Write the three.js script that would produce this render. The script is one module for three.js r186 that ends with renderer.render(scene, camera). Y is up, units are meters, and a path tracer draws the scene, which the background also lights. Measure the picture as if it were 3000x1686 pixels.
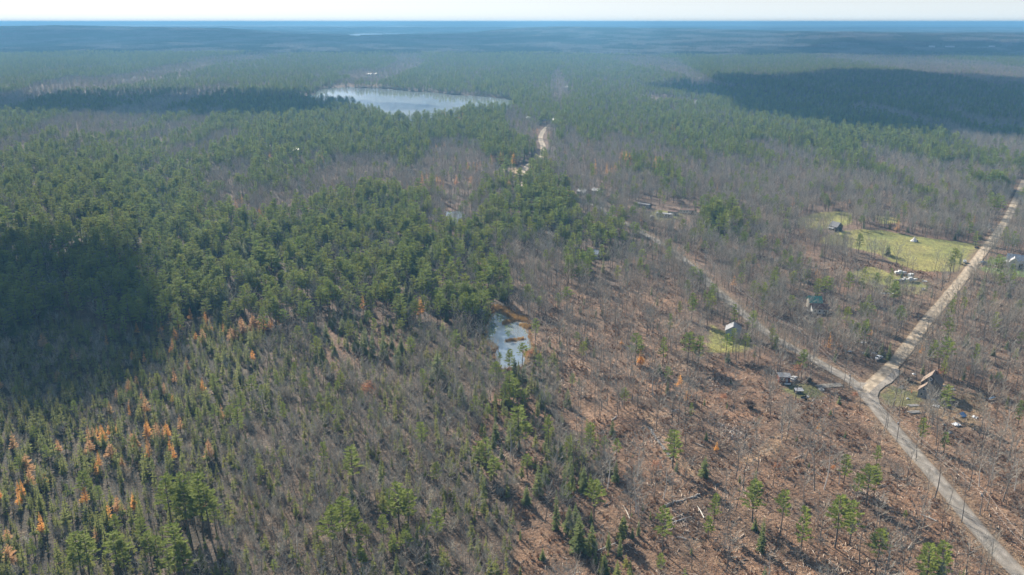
import * as THREE from 'three';
import { mergeGeometries, mergeVertices } from 'three/addons/utils/BufferGeometryUtils.js';
import { MarchingCubes } from 'three/addons/objects/MarchingCubes.js';
import { createNoise2D, createNoise3D } from 'simplex-noise';

// ---------------------------------------------------------------- camera, sky, sun, exposure
const scene = new THREE.Scene();
const camera = new THREE.PerspectiveCamera(37.24, 1024 / 575, 1, 90000);
camera.position.set(0, 150, 0);
camera.lookAt(0, 150 - Math.tan(17.3 * Math.PI / 180) * 1000, -1000);

const SUN_AZ = -28 * Math.PI / 180, SUN_EL = 26 * Math.PI / 180;           // azimuth from straight ahead (-z) towards +x
const SUN = new THREE.Vector3(Math.sin(SUN_AZ) * Math.cos(SUN_EL), Math.sin(SUN_EL), -Math.cos(SUN_AZ) * Math.cos(SUN_EL));
const sun = new THREE.DirectionalLight(new THREE.Color(1, 0.9, 0.76), 5);
sun.position.copy(SUN).multiplyScalar(3000);
sun.castShadow = true; sun.shadow.mapSize.set(4096, 4096);
Object.assign(sun.shadow.camera, { left: -900, right: 900, top: 900, bottom: -900, near: 10, far: 9000 });
sun.target.position.set(0, 0, -700);
sun.position.add(sun.target.position);
scene.add(sun, sun.target);

function skyTexture() {
  const W = 512, H = 256, data = new Float32Array(W * H * 4), v = new THREE.Vector3();
  for (let r = 0; r < H; r++) for (let c = 0; c < W; c++) {
    const el = ((r + 0.5) / H - 0.5) * Math.PI, az = ((c + 0.5) / W - 0.5) * 2 * Math.PI;
    v.set(Math.cos(az) * Math.cos(el), Math.sin(el), Math.sin(az) * Math.cos(el));
    const g = Math.acos(Math.min(1, v.dot(SUN))), e = Math.max(0, el);
    const k = Math.exp(-e * 6), glow = 0.45 * Math.exp(-g / 0.16) + 0.32 * Math.exp(-g / 0.58);
    const o = (r * W + c) * 4, z = [0.04, 0.075, 0.145], h = [0.295, 0.322, 0.33], w = [1, 0.96, 0.9];
    for (let i = 0; i < 3; i++) data[o + i] = z[i] * (1 - k) + h[i] * k + w[i] * glow;
    data[o + 3] = 1;
  }
  const t = new THREE.DataTexture(data, W, H, THREE.RGBAFormat, THREE.FloatType);
  t.mapping = THREE.EquirectangularReflectionMapping; t.magFilter = t.minFilter = THREE.LinearFilter; t.needsUpdate = true;
  return t;
}
scene.background = skyTexture(); scene.environment = scene.background;

const renderer = new THREE.WebGLRenderer({ antialias: true });
renderer.setSize(1024, 575);
renderer.toneMapping = THREE.LinearToneMapping;
renderer.toneMappingExposure = 2.5;
renderer.shadowMap.enabled = true; renderer.shadowMap.type = THREE.PCFSoftShadowMap;
scene.fog = new THREE.FogExp2(new THREE.Color().setRGB(0.23, 0.57, 0.95), 0.00014);

// ---------------------------------------------------------------- helpers
function rng(a) { return () => { a |= 0; a = (a + 0x6d2b79f5) | 0; let t = Math.imul(a ^ (a >>> 15), 1 | a); t = (t + Math.imul(t ^ (t >>> 7), 61 | t)) ^ t; return ((t ^ (t >>> 14)) >>> 0) / 4294967296; }; }
const N2 = createNoise2D(rng(11)), N3 = createNoise3D(rng(12));
const fbm = (x, y, o = 4) => { let s = 0, a = 1, t = 0; for (let i = 0; i < o; i++) { s += a * N2(x, y); t += a; x = x * 2.03 + 17.1; y = y * 2.03 - 9.7; a *= 0.5; } return s / t; };
const clamp = (x, a = 0, b = 1) => Math.min(b, Math.max(a, x)), lerp = (a, b, t) => a + (b - a) * t;
const smooth = (x, a, b) => { const t = clamp((x - a) / (b - a)); return t * t * (3 - 2 * t); };
function inPoly(p, x, z) { let r = false; for (let i = 0, j = p.length - 1; i < p.length; j = i++) { const [a, b] = p[i], [c, d] = p[j]; if ((b > z) !== (d > z) && x < (c - a) * (z - b) / (d - b) + a) r = !r; } return r; }
function polyDist(p, x, z, closed = true) { let m = 1e9; for (let i = 0; i < p.length - (closed ? 0 : 1); i++) { const [a, b] = p[i], [c, d] = p[(i + 1) % p.length], ux = c - a, uz = d - b, t = clamp(((x - a) * ux + (z - b) * uz) / (ux * ux + uz * uz || 1)); m = Math.min(m, Math.hypot(x - a - t * ux, z - b - t * uz)); } return m; }
const box2 = (p, m) => { const xs = p.map((q) => q[0]), zs = p.map((q) => q[1]); return [Math.min(...xs) - m, Math.max(...xs) + m, Math.min(...zs) - m, Math.max(...zs) + m]; };
const region = (poly) => { const b = box2(poly, 60); return { poly, has(x, z) { return x > b[0] && x < b[1] && z > b[2] && z < b[3] && inPoly(poly, x, z); }, signed(x, z) { if (x < b[0] || x > b[1] || z < b[2] || z > b[3]) return 60; const d = polyDist(poly, x, z); return inPoly(poly, x, z) ? -d : d; } }; };
const path = (line, w) => { const b = box2(line, 80); return { line, w, dist(x, z) { if (x < b[0] || x > b[1] || z < b[2] || z > b[3]) return 80; return polyDist(line, x, z, false) - w / 2; } }; };
function curve(pts, step) { const c = new THREE.CatmullRomCurve3(pts.map(([x, z]) => new THREE.Vector3(x, 0, z)), false, 'centripetal'), n = Math.max(2, Math.round(c.getLength() / step)); return c.getSpacedPoints(n).map((p) => [p.x, p.z]); }

const names = new Map();
function numbered(n) { const k = names.get(n) ?? 0; names.set(n, k + 1); return k ? n + '_' + String(k).padStart(3, '0') : n; }
function tag(o, label, category, group, kind) { o.userData.label = label; o.userData.category = category; if (group) o.userData.group = group; if (kind) o.userData.kind = kind; return o; }
function mesh(name, geo, mat, parent) { const m = new THREE.Mesh(geo, mat); m.castShadow = m.receiveShadow = true; if (parent) { m.name = name; parent.add(m); } else { m.name = numbered(name); scene.add(m); } return m; }
function thing(name, x, y, z, turn, label, category, group) { const o = new THREE.Group(); o.name = numbered(name); o.position.set(x, y, z); o.rotation.y = turn; scene.add(o); return tag(o, label, category, group); }
const structure = (o, label) => { o.userData.kind = 'structure'; if (label) o.userData.label = label; return o; };
const mat = (r, g, b, rough = 0.9, more = {}) => new THREE.MeshStandardMaterial({ color: new THREE.Color().setRGB(r, g, b), roughness: rough, side: THREE.DoubleSide, ...more });

// ---------------------------------------------------------------- where things lie (metres; x right, z towards the viewer)
const POND = region([[-9.6, -437.4], [-6.7, -438.0], [-3.2, -435.7], [-2.5, -429.9], [-0.2, -425.4], [1.3, -424.3], [4.3, -422.6], [7.6, -422.0], [8.6, -416.6], [8.1, -408.1], [8.8, -399.9], [9.0, -390.1], [10.0, -382.6], [9.7, -378.9], [7.5, -377.1], [6.7, -369.1], [7.7, -365.7], [4.3, -360.6], [-0.5, -358.9], [-4.3, -355.6], [-8.1, -371.7], [-7.6, -382.1], [-9.5, -388.2], [-12.4, -394.0], [-13.2, -399.9], [-13.1, -406.0], [-13.3, -414.4], [-12.1, -425.4], [-10.5, -434.5]]);
const LAKE = region([[-445.7, -1784.5], [-438.8, -1833.1], [-425.8, -1897.7], [-440.9, -1966.9], [-442.3, -2047.3], [-388.7, -2098.1], [-364.2, -2066.1], [-320.5, -2056.6], [-283.6, -2025.8], [-230.8, -1966.9], [-173.9, -1930.3], [-124.0, -1871.3], [-69.4, -1833.1], [-16.7, -1777.4], [-0.5, -1727.1], [5.0, -1603.0], [-0.4, -1547.3], [-40.2, -1512.1], [-75.7, -1529.5], [-90.6, -1430.8], [-116.5, -1385.9], [-138.3, -1364.5], [-185.3, -1364.5], [-198.8, -1371.5], [-224.2, -1446.4], [-282.9, -1584.0], [-319.4, -1673.2], [-388.1, -1673.2], [-410.9, -1705.1]]);
const SWAMP = region([[-56.1, -691.9], [-41.2, -694.0], [-40.2, -671.0], [-42.2, -652.1], [-45.0, -646.6], [-50.8, -656.7]]);
const FARLAKE_Y = 50;
const FARLAKE = region([[-1316.4, -6775.6], [-1441.2, -7923.5], [-1496.8, -8655.9], [-898.8, -8655.9], [-693.7, -7663.9], [-803.0, -6977.9], [-915.9, -6071.2], [-1105.6, -6071.2]]);
const ROAD = path(curve([[144.9, -194.7], [144.2, -208.6], [143.9, -226.3], [145.4, -251.7], [146.5, -277.7], [147.3, -301.6], [148.3, -323.5], [148.6, -341.4], [143.9, -357.3], [135.5, -381.8], [128.7, -404.7], [124.3, -434.2], [119.4, -478.5], [113.5, -542.3], [104.8, -587.7], [93.8, -630.2], [80.7, -674.3], [71.5, -713.0], [53.6, -747.1]], 6), 6.0);
const SIDE_ROAD = path(curve([[148.4, -331.4], [156.1, -340.5], [164.8, -350.5], [177.7, -366.8], [194.0, -389.2], [218.1, -422.7], [250.2, -465.5], [287.9, -516.9], [331.0, -576.5], [385.9, -652.9], [448.4, -747.1], [506.6, -836.3]], 5), 6.2);
const FAR_ROAD = path(curve([[6.8, -804.4], [8.7, -843.0], [12.5, -895.1], [20.6, -942.5], [34.1, -991.8], [38.8, -1074.1], [38.9, -1170.5], [52.0, -1285.1], [70.2, -1364.8]], 8), 7);
const DRIVE = path(curve([[130.9, -337.5], [134.5, -338.5], [138.7, -339.3], [142.8, -339.9]], 4), 4.2);
const HOUSE_DRIVE = path(curve([[304.6, -533.9], [311.1, -530.3], [317.1, -527.3], [322.5, -523.4]], 5), 4);
const TRAIL = path(curve([[102.5, -291.7], [97.6, -284.1], [91.6, -278.6], [83.7, -273.3]], 6), 4);
const TRAIL2 = path(curve([[55.0, -311.2], [55.4, -295.6], [57.7, -283.2], [60.1, -272.5], [63.0, -265.7]], 6), 2.5);
const FIELDS = [
  region([[243.1, -621.6], [264.8, -629.6], [278.4, -626.4], [288.6, -615.4], [301.3, -603.2], [322.8, -588.6], [335.4, -585.8], [331.6, -574.7], [315.0, -553.6], [298.2, -533.9], [283.6, -517.7], [270.0, -515.4], [255.4, -517.7], [249.8, -533.9], [247.1, -558.7], [238.8, -572.0], [220.2, -585.8], [221.4, -597.3], [237.1, -615.4]]),
  region([[228.2, -665.4], [250.7, -687.5], [269.8, -695.2], [279.3, -687.5], [263.4, -647.9], [247.8, -634.5], [231.5, -631.3], [219.0, -634.5]]),
  region([[213.8, -515.4], [230.9, -526.8], [236.6, -517.7], [235.4, -500.2], [246.7, -491.9], [245.1, -481.8], [227.4, -481.8], [219.0, -489.9], [210.3, -498.1]]),
  region([[105.2, -680.3], [123.7, -699.5], [140.7, -680.3], [136.3, -665.7], [116.9, -658.6], [106.3, -665.7]]),
  region([[295.0, -680.0], [309.5, -672.6], [301.9, -651.3], [287.3, -647.9]]),
  region([[103.7, -418.4], [111.0, -397.9], [117.9, -387.0], [107.5, -376.6], [93.1, -379.2]])];
const LAWNS = [
  region([[310.4, -539.9], [329.5, -549.8], [351.6, -553.6], [340.1, -533.9], [321.2, -532.5], [309.8, -535.1]]),
  region([[298.4, -525.7], [314.9, -523.4], [329.3, -515.4], [319.1, -498.1], [306.3, -507.7], [297.5, -514.3], [294.8, -521.1]]),
  region([[162.8, -338.8], [165.8, -335.6], [172.3, -333.2], [171.0, -324.8], [166.2, -319.6], [158.1, -317.9], [153.0, -320.2], [154.3, -328.4]]),
  region([[117.6, -339.4], [124.6, -341.9], [130.2, -340.0], [131.4, -333.2], [132.7, -328.4], [123.6, -324.8], [118.9, -327.2], [116.2, -333.2]])];
const YARD = region([[162.8, -338.8], [174.9, -344.5], [187.4, -344.5], [190.7, -334.4], [200.1, -328.4], [198.2, -320.2], [185.1, -309.1], [179.2, -297.7], [171.2, -304.9], [168.2, -313.5], [158.1, -310.2], [160.3, -317.4]]);
const JUNK = region([[209.0, -498.1], [241.9, -515.4], [252.7, -491.9], [239.7, -470.3], [211.4, -468.4]]);
const SANDPIT = region([[-6.8, -914.8], [1.7, -920.9], [11.7, -920.9], [12.9, -897.7], [8.4, -869.1], [1.6, -869.1], [-1.8, -889.3], [-25.5, -869.1], [-15.0, -889.3]]);
const CLEARINGS = [region([[169.9, -372.0], [175.6, -374.5], [174.2, -362.3], [168.1, -356.5]]), region([[284.5, -1818.7], [370.2, -1654.3], [352.3, -1596.4], [266.5, -1700.5]]), region([[111.4, -741.0], [156.0, -715.6], [148.0, -676.6], [103.9, -676.6]]), region([[162.3, -453.9], [177.0, -453.9], [170.4, -435.4], [156.3, -435.4]])];
const BLUEBERRY = region([[279.2, -1775.5], [332.5, -1694.8], [317.0, -1632.8], [264.2, -1652.9]]);

// Stands of vegetation: [x, z, half width, half depth, kind]. P pine, M mixed, H bare hardwood, S bog spruce, G grey brush, K young conifers, C cut-over, T thinned
const STANDS = [[-141, -212, 10, 19, 'S'], [-131, -220, 10, 19, 'S'], [-111, -212, 9, 17, 'S'], [-91, -212, 9, 16, 'G'], [-73, -216, 9, 16, 'G'],
  [-56, -212, 9, 15, 'G'], [-39, -212, 9, 15, 'G'], [-22, -216, 9, 15, 'G'], [-7, -212, 8, 15, 'G'], [5, -210, 8, 15, 'B'],
  [19, -210, 8, 15, 'C'], [31, -216, 9, 15, 'K'], [42, -216, 9, 15, 'C'], [60, -216, 9, 16, 'C'], [83, -216, 9, 17, 'C'],
  [106, -216, 9, 17, 'C'], [130, -216, 10, 19, 'C'], [147, -218, 10, 20, 'C'], [-159, -244, 11, 23, 'S'], [-138, -244, 10, 22, 'S'],
  [-117, -244, 10, 21, 'S'], [-97, -244, 10, 20, 'S'], [-79, -244, 10, 19, 'G'], [-57, -242, 9, 18, 'G'], [-37, -244, 9, 18, 'G'],
  [-21, -247, 9, 18, 'G'], [-8, -249, 9, 18, 'G'], [3, -240, 9, 17, 'C'], [6, -268, 10, 20, 'K'], [21, -268, 10, 21, 'K'],
  [17, -242, 9, 18, 'K'], [33, -249, 10, 19, 'C'], [51, -244, 9, 18, 'C'], [73, -244, 10, 19, 'C'], [98, -244, 10, 20, 'C'],
  [124, -244, 10, 21, 'C'], [141, -240, 10, 22, 'C'], [161, -259, 11, 25, 'T'], [160, -242, 11, 23, 'T'], [-183, -288, 12, 30, 'S'],
  [-159, -288, 12, 28, 'S'], [-135, -288, 11, 27, 'S'], [-111, -288, 11, 26, 'S'], [-87, -285, 11, 24, 'G'], [-63, -285, 11, 23, 'G'],
  [-43, -288, 11, 23, 'G'], [-25, -285, 11, 23, 'G'], [-12, -292, 11, 23, 'K'], [0, -305, 11, 25, 'K'], [16, -298, 11, 24, 'G'],
  [28, -285, 11, 23, 'G'], [41, -295, 11, 24, 'C'], [58, -285, 11, 23, 'C'], [84, -288, 11, 24, 'C'], [110, -292, 11, 26, 'C'],
  [123, -282, 11, 25, 'C'], [158, -320, 13, 32, 'C'], [165, -288, 12, 29, 'T'], [186, -288, 12, 30, 'T'], [-211, -340, 14, 40, 'S'],
  [-187, -340, 14, 37, 'S'], [-158, -335, 13, 35, 'S'], [-130, -335, 13, 33, 'S'], [-103, -335, 12, 32, 'S'], [-81, -327, 12, 30, 'G'],
  [-61, -335, 12, 30, 'G'], [-39, -335, 12, 30, 'G'], [-22, -340, 12, 30, 'G'], [-5, -335, 12, 29, 'K'], [12, -340, 12, 30, 'G'],
  [33, -335, 12, 30, 'T'], [54, -340, 12, 31, 'T'], [74, -340, 12, 31, 'T'], [96, -344, 13, 33, 'C'], [113, -331, 12, 31, 'C'],
  [147, -372, 14, 40, 'H'], [178, -392, 15, 45, 'H'], [194, -372, 14, 43, 'H'], [207, -357, 14, 42, 'H'], [215, -340, 14, 40, 'T'],
  [-234, -382, 15, 48, 'S'], [-207, -382, 15, 46, 'S'], [-177, -382, 15, 43, 'S'], [-146, -382, 14, 41, 'S'], [-119, -382, 14, 40, 'S'],
  [-102, -398, 14, 42, 'G'], [-83, -398, 14, 41, 'K'], [-65, -398, 14, 40, 'K'], [-45, -398, 14, 40, 'G'], [-27, -398, 14, 39, 'G'],
  [22, -392, 14, 38, 'T'], [45, -392, 14, 39, 'T'], [69, -392, 14, 39, 'T'], [94, -404, 14, 42, 'T'], [118, -387, 14, 40, 'H'],
  [152, -428, 16, 50, 'H'], [177, -428, 16, 51, 'H'], [201, -428, 16, 53, 'H'], [218, -415, 16, 53, 'H'], [247, -428, 17, 58, 'H'],
  [249, -398, 16, 53, 'H'], [-273, -455, 18, 66, 'P'], [-244, -455, 18, 63, 'P'], [-216, -455, 17, 60, 'P'], [-187, -455, 17, 57, 'P'],
  [-158, -448, 16, 54, 'P'], [-133, -448, 16, 52, 'M'], [-109, -448, 16, 51, 'M'], [-88, -462, 16, 53, 'M'], [-62, -455, 16, 51, 'M'],
  [-42, -455, 16, 50, 'M'], [-22, -455, 16, 50, 'P'], [5, -469, 16, 53, 'H'], [29, -455, 16, 50, 'T'], [56, -455, 16, 50, 'T'],
  [85, -469, 16, 54, 'T'], [112, -455, 16, 52, 'H'], [140, -469, 17, 57, 'H'], [173, -493, 18, 64, 'H'], [205, -501, 18, 69, 'T'],
  [225, -485, 18, 67, 'T'], [258, -485, 19, 70, 'C'], [287, -469, 19, 71, 'H'], [-319, -537, 21, 90, 'P'], [-285, -537, 20, 85, 'P'],
  [-251, -537, 20, 81, 'P'], [-217, -537, 19, 78, 'P'], [-186, -537, 19, 75, 'P'], [-153, -537, 19, 73, 'P'], [-121, -537, 19, 71, 'P'],
  [-90, -537, 18, 69, 'M'], [-59, -537, 18, 68, 'P'], [-34, -547, 19, 70, 'M'], [-5, -537, 18, 68, 'H'], [24, -537, 18, 68, 'H'],
  [52, -557, 19, 73, 'M'], [80, -547, 19, 71, 'H'], [111, -557, 19, 75, 'H'], [143, -557, 19, 77, 'H'], [178, -568, 20, 82, 'H'],
  [214, -579, 21, 88, 'H'], [322, -747, 27, 148, 'H'], [-360, -614, 24, 115, 'P'], [-325, -614, 23, 110, 'P'], [-290, -614, 23, 105, 'P'],
  [-255, -614, 22, 101, 'P'], [-219, -614, 22, 97, 'P'], [-184, -614, 21, 94, 'P'], [-149, -614, 21, 91, 'P'], [-114, -614, 21, 89, 'P'],
  [-79, -614, 21, 88, 'P'], [-43, -614, 21, 87, 'P'], [-8, -626, 21, 90, 'P'], [27, -626, 21, 90, 'P'], [54, -626, 21, 91, 'M'],
  [78, -602, 20, 85, 'M'], [111, -626, 21, 93, 'H'], [144, -614, 21, 91, 'H'], [175, -653, 23, 104, 'P'], [206, -653, 23, 107, 'H'],
  [280, -730, 26, 137, 'H'], [-414, -713, 27, 153, 'M'], [-374, -713, 27, 146, 'P'], [-333, -713, 26, 139, 'P'], [-293, -713, 26, 134, 'P'],
  [-259, -713, 25, 130, 'M'], [-225, -713, 25, 126, 'H'], [-196, -730, 25, 129, 'H'], [-142, -682, 23, 110, 'P'], [-111, -713, 24, 118, 'P'],
  [-79, -730, 24, 122, 'M'], [-57, -765, 25, 133, 'H'], [-20, -713, 24, 115, 'M'], [18, -747, 25, 126, 'P'], [46, -730, 24, 121, 'P'],
  [82, -747, 25, 128, 'H'], [130, -784, 26, 142, 'H'], [182, -784, 27, 146, 'H'], [228, -765, 26, 143, 'H'], [285, -784, 28, 156, 'H'],
  [374, -784, 29, 169, 'H'], [439, -804, 30, 187, 'H'], [448, -747, 29, 170, 'P'], [-488, -847, 32, 212, 'P'], [-440, -847, 31, 203, 'P'],
  [-392, -847, 31, 194, 'P'], [-345, -847, 30, 187, 'P'], [-305, -847, 30, 181, 'M'], [-264, -871, 30, 185, 'H'], [-221, -895, 30, 189, 'M'],
  [-174, -871, 29, 176, 'H'], [-134, -871, 29, 173, 'H'], [-93, -871, 29, 171, 'H'], [-54, -895, 30, 179, 'H'], [1, -977, 32, 212, 'M'],
  [47, -895, 30, 179, 'H'], [100, -921, 31, 191, 'H'], [147, -895, 30, 183, 'M'], [197, -895, 30, 187, 'H'], [256, -895, 31, 193, 'H'],
  [315, -921, 32, 210, 'H'], [356, -895, 32, 206, 'M'], [415, -895, 32, 216, 'H'], [473, -895, 33, 227, 'H'], [524, -895, 34, 238, 'M'],
  [-575, -1007, 38, 297, 'P'], [-519, -1007, 37, 284, 'P'], [-462, -1007, 36, 272, 'M'], [-406, -1007, 36, 261, 'M'], [-361, -1040, 36, 268, 'H'],
  [-294, -1007, 35, 244, 'P'], [-245, -1040, 35, 253, 'P'], [-182, -1007, 34, 232, 'P'], [-125, -1007, 33, 229, 'P'], [-69, -1007, 33, 226, 'H'],
  [-24, -1074, 35, 255, 'P'], [27, -1111, 37, 273, 'H'], [86, -1074, 35, 257, 'H'], [145, -1074, 36, 260, 'H'], [215, -1074, 36, 265, 'M'],
  [276, -1040, 35, 256, 'M'], [354, -1074, 37, 283, 'P'], [414, -1074, 38, 293, 'P'], [464, -1040, 37, 286, 'P'], [511, -1007, 37, 282, 'M'],
  [594, -1040, 39, 316, 'H'], [-700, -1237, 47, 443, 'M'], [-620, -1237, 45, 420, 'H'], [-540, -1237, 44, 400, 'H'], [-461, -1237, 43, 383, 'H'],
  [-381, -1237, 42, 368, 'M'], [-301, -1237, 42, 357, 'P'], [-221, -1237, 41, 347, 'P'], [-141, -1237, 41, 341, 'P'], [-64, -1285, 42, 364, 'P'],
  [-5, -1285, 42, 363, 'H'], [66, -1285, 42, 364, 'M'], [149, -1285, 42, 368, 'M'], [232, -1285, 43, 375, 'P'], [303, -1285, 43, 383, 'P'],
  [386, -1285, 44, 396, 'M'], [468, -1285, 45, 411, 'P'], [531, -1237, 44, 398, 'P'], [622, -1237, 45, 421, 'H'], [714, -1237, 47, 447, 'H'],
  [-836, -1487, 56, 637, 'P'], [-727, -1487, 54, 600, 'M'], [-605, -1487, 52, 564, 'H'], [-496, -1487, 51, 538, 'M'], [-404, -1557, 53, 566, 'P'],
  [-324, -1657, 55, 624, 'P'], [22, -1521, 50, 507, 'M'], [113, -1521, 50, 510, 'M'], [217, -1521, 50, 517, 'M'], [322, -1487, 50, 507, 'M'],
  [426, -1521, 52, 547, 'P'], [537, -1521, 53, 570, 'M'], [655, -1487, 53, 578, 'P'], [791, -1487, 55, 621, 'M'], [-1012, -1809, 68, 937, 'H'],
  [-921, -1859, 68, 939, 'H'], [-768, -1859, 66, 883, 'M'], [-616, -1859, 64, 837, 'H'], [-529, -1912, 65, 859, 'P'], [97, -1912, 63, 800, 'H'],
  [196, -1859, 61, 763, 'M'], [298, -1859, 61, 774, 'M'], [399, -1859, 62, 790, 'M'], [518, -1859, 63, 813, 'P'], [687, -1859, 65, 857, 'M'],
  [856, -1859, 67, 914, 'M'], [1026, -1859, 69, 983, 'M'], [-1239, -2302, 85, 1488, 'M'], [-1030, -2302, 82, 1385, 'H'], [-850, -2382, 82, 1394, 'M'],
  [-580, -2382, 80, 1310, 'M'], [-391, -2561, 85, 1462, 'H'], [-154, -2469, 81, 1333, 'M'], [13, -2382, 78, 1237, 'M'], [221, -2302, 75, 1165, 'M'],
  [430, -2302, 76, 1195, 'M'], [638, -2302, 78, 1243, 'P'], [951, -2302, 81, 1351, 'M'], [1212, -2302, 85, 1474, 'H'], [-1216, -2725, 97, 1937, 'P'],
  [-610, -2769, 92, 1750, 'M'], [16, -2886, 94, 1812, 'P'], [515, -2769, 92, 1727, 'H'], [1140, -2769, 98, 1951, 'M'], [-397, -2256, 75, 1144, 'P'],
  [-287, -2197, 72, 1071, 'P'], [-183, -2142, 70, 1008, 'P'], [-82, -2064, 67, 931, 'P'], [2, -1901, 62, 789, 'P'], [-465, -2014, 67, 933, 'P'],
  [-551, -2064, 70, 995, 'P'], [-463, -2333, 78, 1233, 'M'], [-246, -2382, 78, 1250, 'M'], [198, -537, 19, 76, 'C'], [-51, -674, 23, 104, 'H']];
const standCells = new Map();
function standAt(x, z) {
  const d = Math.hypot(x, z), w = clamp(d * 0.05, 8, 160);
  const sx = x + w * fbm(x / (w * 3), z / (w * 3), 3), sz = z + w * 1.6 * fbm(x / (w * 3) + 40, z / (w * 3) + 9, 3);
  let best = 1e9, k = 'M';
  for (const s of STANDS) { const a = (sx - s[0]) / s[2], b = (sz - s[1]) / s[3]; if (a > best || a < -best) continue; const q = Math.hypot(a, b); if (q < best) { best = q; k = s[4]; } }
  return k;
}
const HILLS = [ // [x, z, half width, half depth, height]: far wooded ridges
  [-2600, -6300, 1700, 1500, 34], [900, -6600, 1300, 1200, 36], [240, -6900, 600, 800, 16], [2400, -5200, 1200, 800, 22], [3000, -5000, 800, 700, 10],
  [-4200, -6500, 1600, 1700, 36], [4600, -6000, 1500, 900, 8], [1000, -9500, 2600, 1000, 26], [-3500, -11000, 3500, 1200, 26], [5500, -10500, 2200, 1200, 18], [2600, -15000, 3600, 1500, 24],
  [-6000, -17000, 4500, 1800, 30], [8000, -19000, 4000, 2000, 28], [0, -24000, 6000, 2500, 24], [-12000, -30000, 7000, 3000, 36], [12000, -32000, 8000, 3500, 30], [1500, -38000, 9000, 4000, 28]];
function heightAt(x, z) {
  const d = -z, far = smooth(d + 500 * N2(x / 2600, 3.3), 2700, 5900);
  let h = 0.5 * fbm(x / 45, z / 45, 3) * smooth(d, 100, 300) * smooth(Math.hypot(x - 150, z + 338), 30, 60) + far * (54 + 9 * fbm(x / 900, z / 900, 4) * smooth(d, 2600, 5000)) + 4 * fbm(x / 500, z / 500, 2) * smooth(d, 900, 2200);
  if (d > 2600) for (const [a, b, rx, rz, k] of HILLS) { const q = ((x - a) / rx) ** 2 + ((z - b) / rz) ** 2; if (q < 6) h += k * Math.exp(-q * 1.2); }
  if (d > 12000) h += 6 * fbm(x / 2500, z / 2500, 3);
  const wl = LAKE.signed(x, z); if (wl < 60) h = lerp(h, 0.15, smooth(-wl, -60, -5)); if (wl < 0) h = Math.min(h, -0.2 + wl * 0.15);
  const wp = POND.signed(x, z); if (wp < 12) { h = lerp(h, 0.1, smooth(-wp, -12, -1)); if (wp < 0) h = Math.max(-2, wp * 0.3) - 0.05; }
  const ws = SWAMP.signed(x, z); if (ws < 0) h = Math.max(-1, ws * 0.3);
  if (d > 5500 && d < 10500) { const wf = FARLAKE.signed(x, z); if (FARLAKE.has(x, z)) h = FARLAKE_Y - 3; else if (Math.abs(x) < 2500 && x < 0) { const q = polyDist(FARLAKE.poly, x, z); h = lerp(FARLAKE_Y - 1.5, h, smooth(q, 250, 900)); } }
  return h;
}
const fieldAt = (x, z) => FIELDS.some((f) => f.has(x, z)), lawnAt = (x, z) => LAWNS.some((f) => f.has(x, z));

// ---------------------------------------------------------------- ground
function texture(n, f, srgb = true) { const d = new Uint8Array(n * n * 4); for (let y = 0; y < n; y++) for (let x = 0; x < n; x++) { const c = f(x / n, y / n), o = (y * n + x) * 4; d[o] = clamp(c[0]) * 255; d[o + 1] = clamp(c[1]) * 255; d[o + 2] = clamp(c[2]) * 255; d[o + 3] = 255; } const t = new THREE.DataTexture(d, n, n); t.wrapS = t.wrapT = THREE.RepeatWrapping; t.magFilter = t.minFilter = THREE.LinearFilter; if (srgb) t.colorSpace = THREE.SRGBColorSpace; t.needsUpdate = true; return t; }
const hash = (x, y, s) => { let h = Math.imul(x, 374761393) ^ Math.imul(y, 668265263) ^ Math.imul(s, 1442695041); h = Math.imul(h ^ (h >>> 13), 1274126177); return ((h ^ (h >>> 16)) >>> 0) / 2147483648 - 1; };
const wrap3 = (u, v, k, s) => { const x = u * k, y = v * k, i = Math.floor(x), j = Math.floor(y), a = x - i, b = y - j, p = a * a * (3 - 2 * a), q = b * b * (3 - 2 * b), n = (I, J) => hash(I % k, J % k, s); return lerp(lerp(n(i, j), n(i + 1, j), p), lerp(n(i, j + 1), n(i + 1, j + 1), p), q); }; // noise that tiles
const litter = texture(1024, (u, v) => { // fallen leaves, twigs, bare soil
  const a = wrap3(u, v, 13, 1), b = wrap3(u, v, 40, 5), c = wrap3(u, v, 110, 9), e = wrap3(u, v, 260, 3), k = 0.78 + 0.07 * a + 0.14 * b + 0.2 * c + 0.16 * e, pale = Math.max(0, c * 0.7 + e * 0.6 - 0.35);
  return [k + pale * 0.25, k * (0.96 + 0.03 * b) + pale * 0.25, k * (0.92 + 0.05 * b) + pale * 0.25];
});
const relief = texture(512, (u, v) => { const k = 0.5 + 0.22 * wrap3(u, v, 26, 2) + 0.2 * wrap3(u, v, 80, 6) + 0.12 * wrap3(u, v, 190, 7); return [k, k, k]; }, false);
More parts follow.
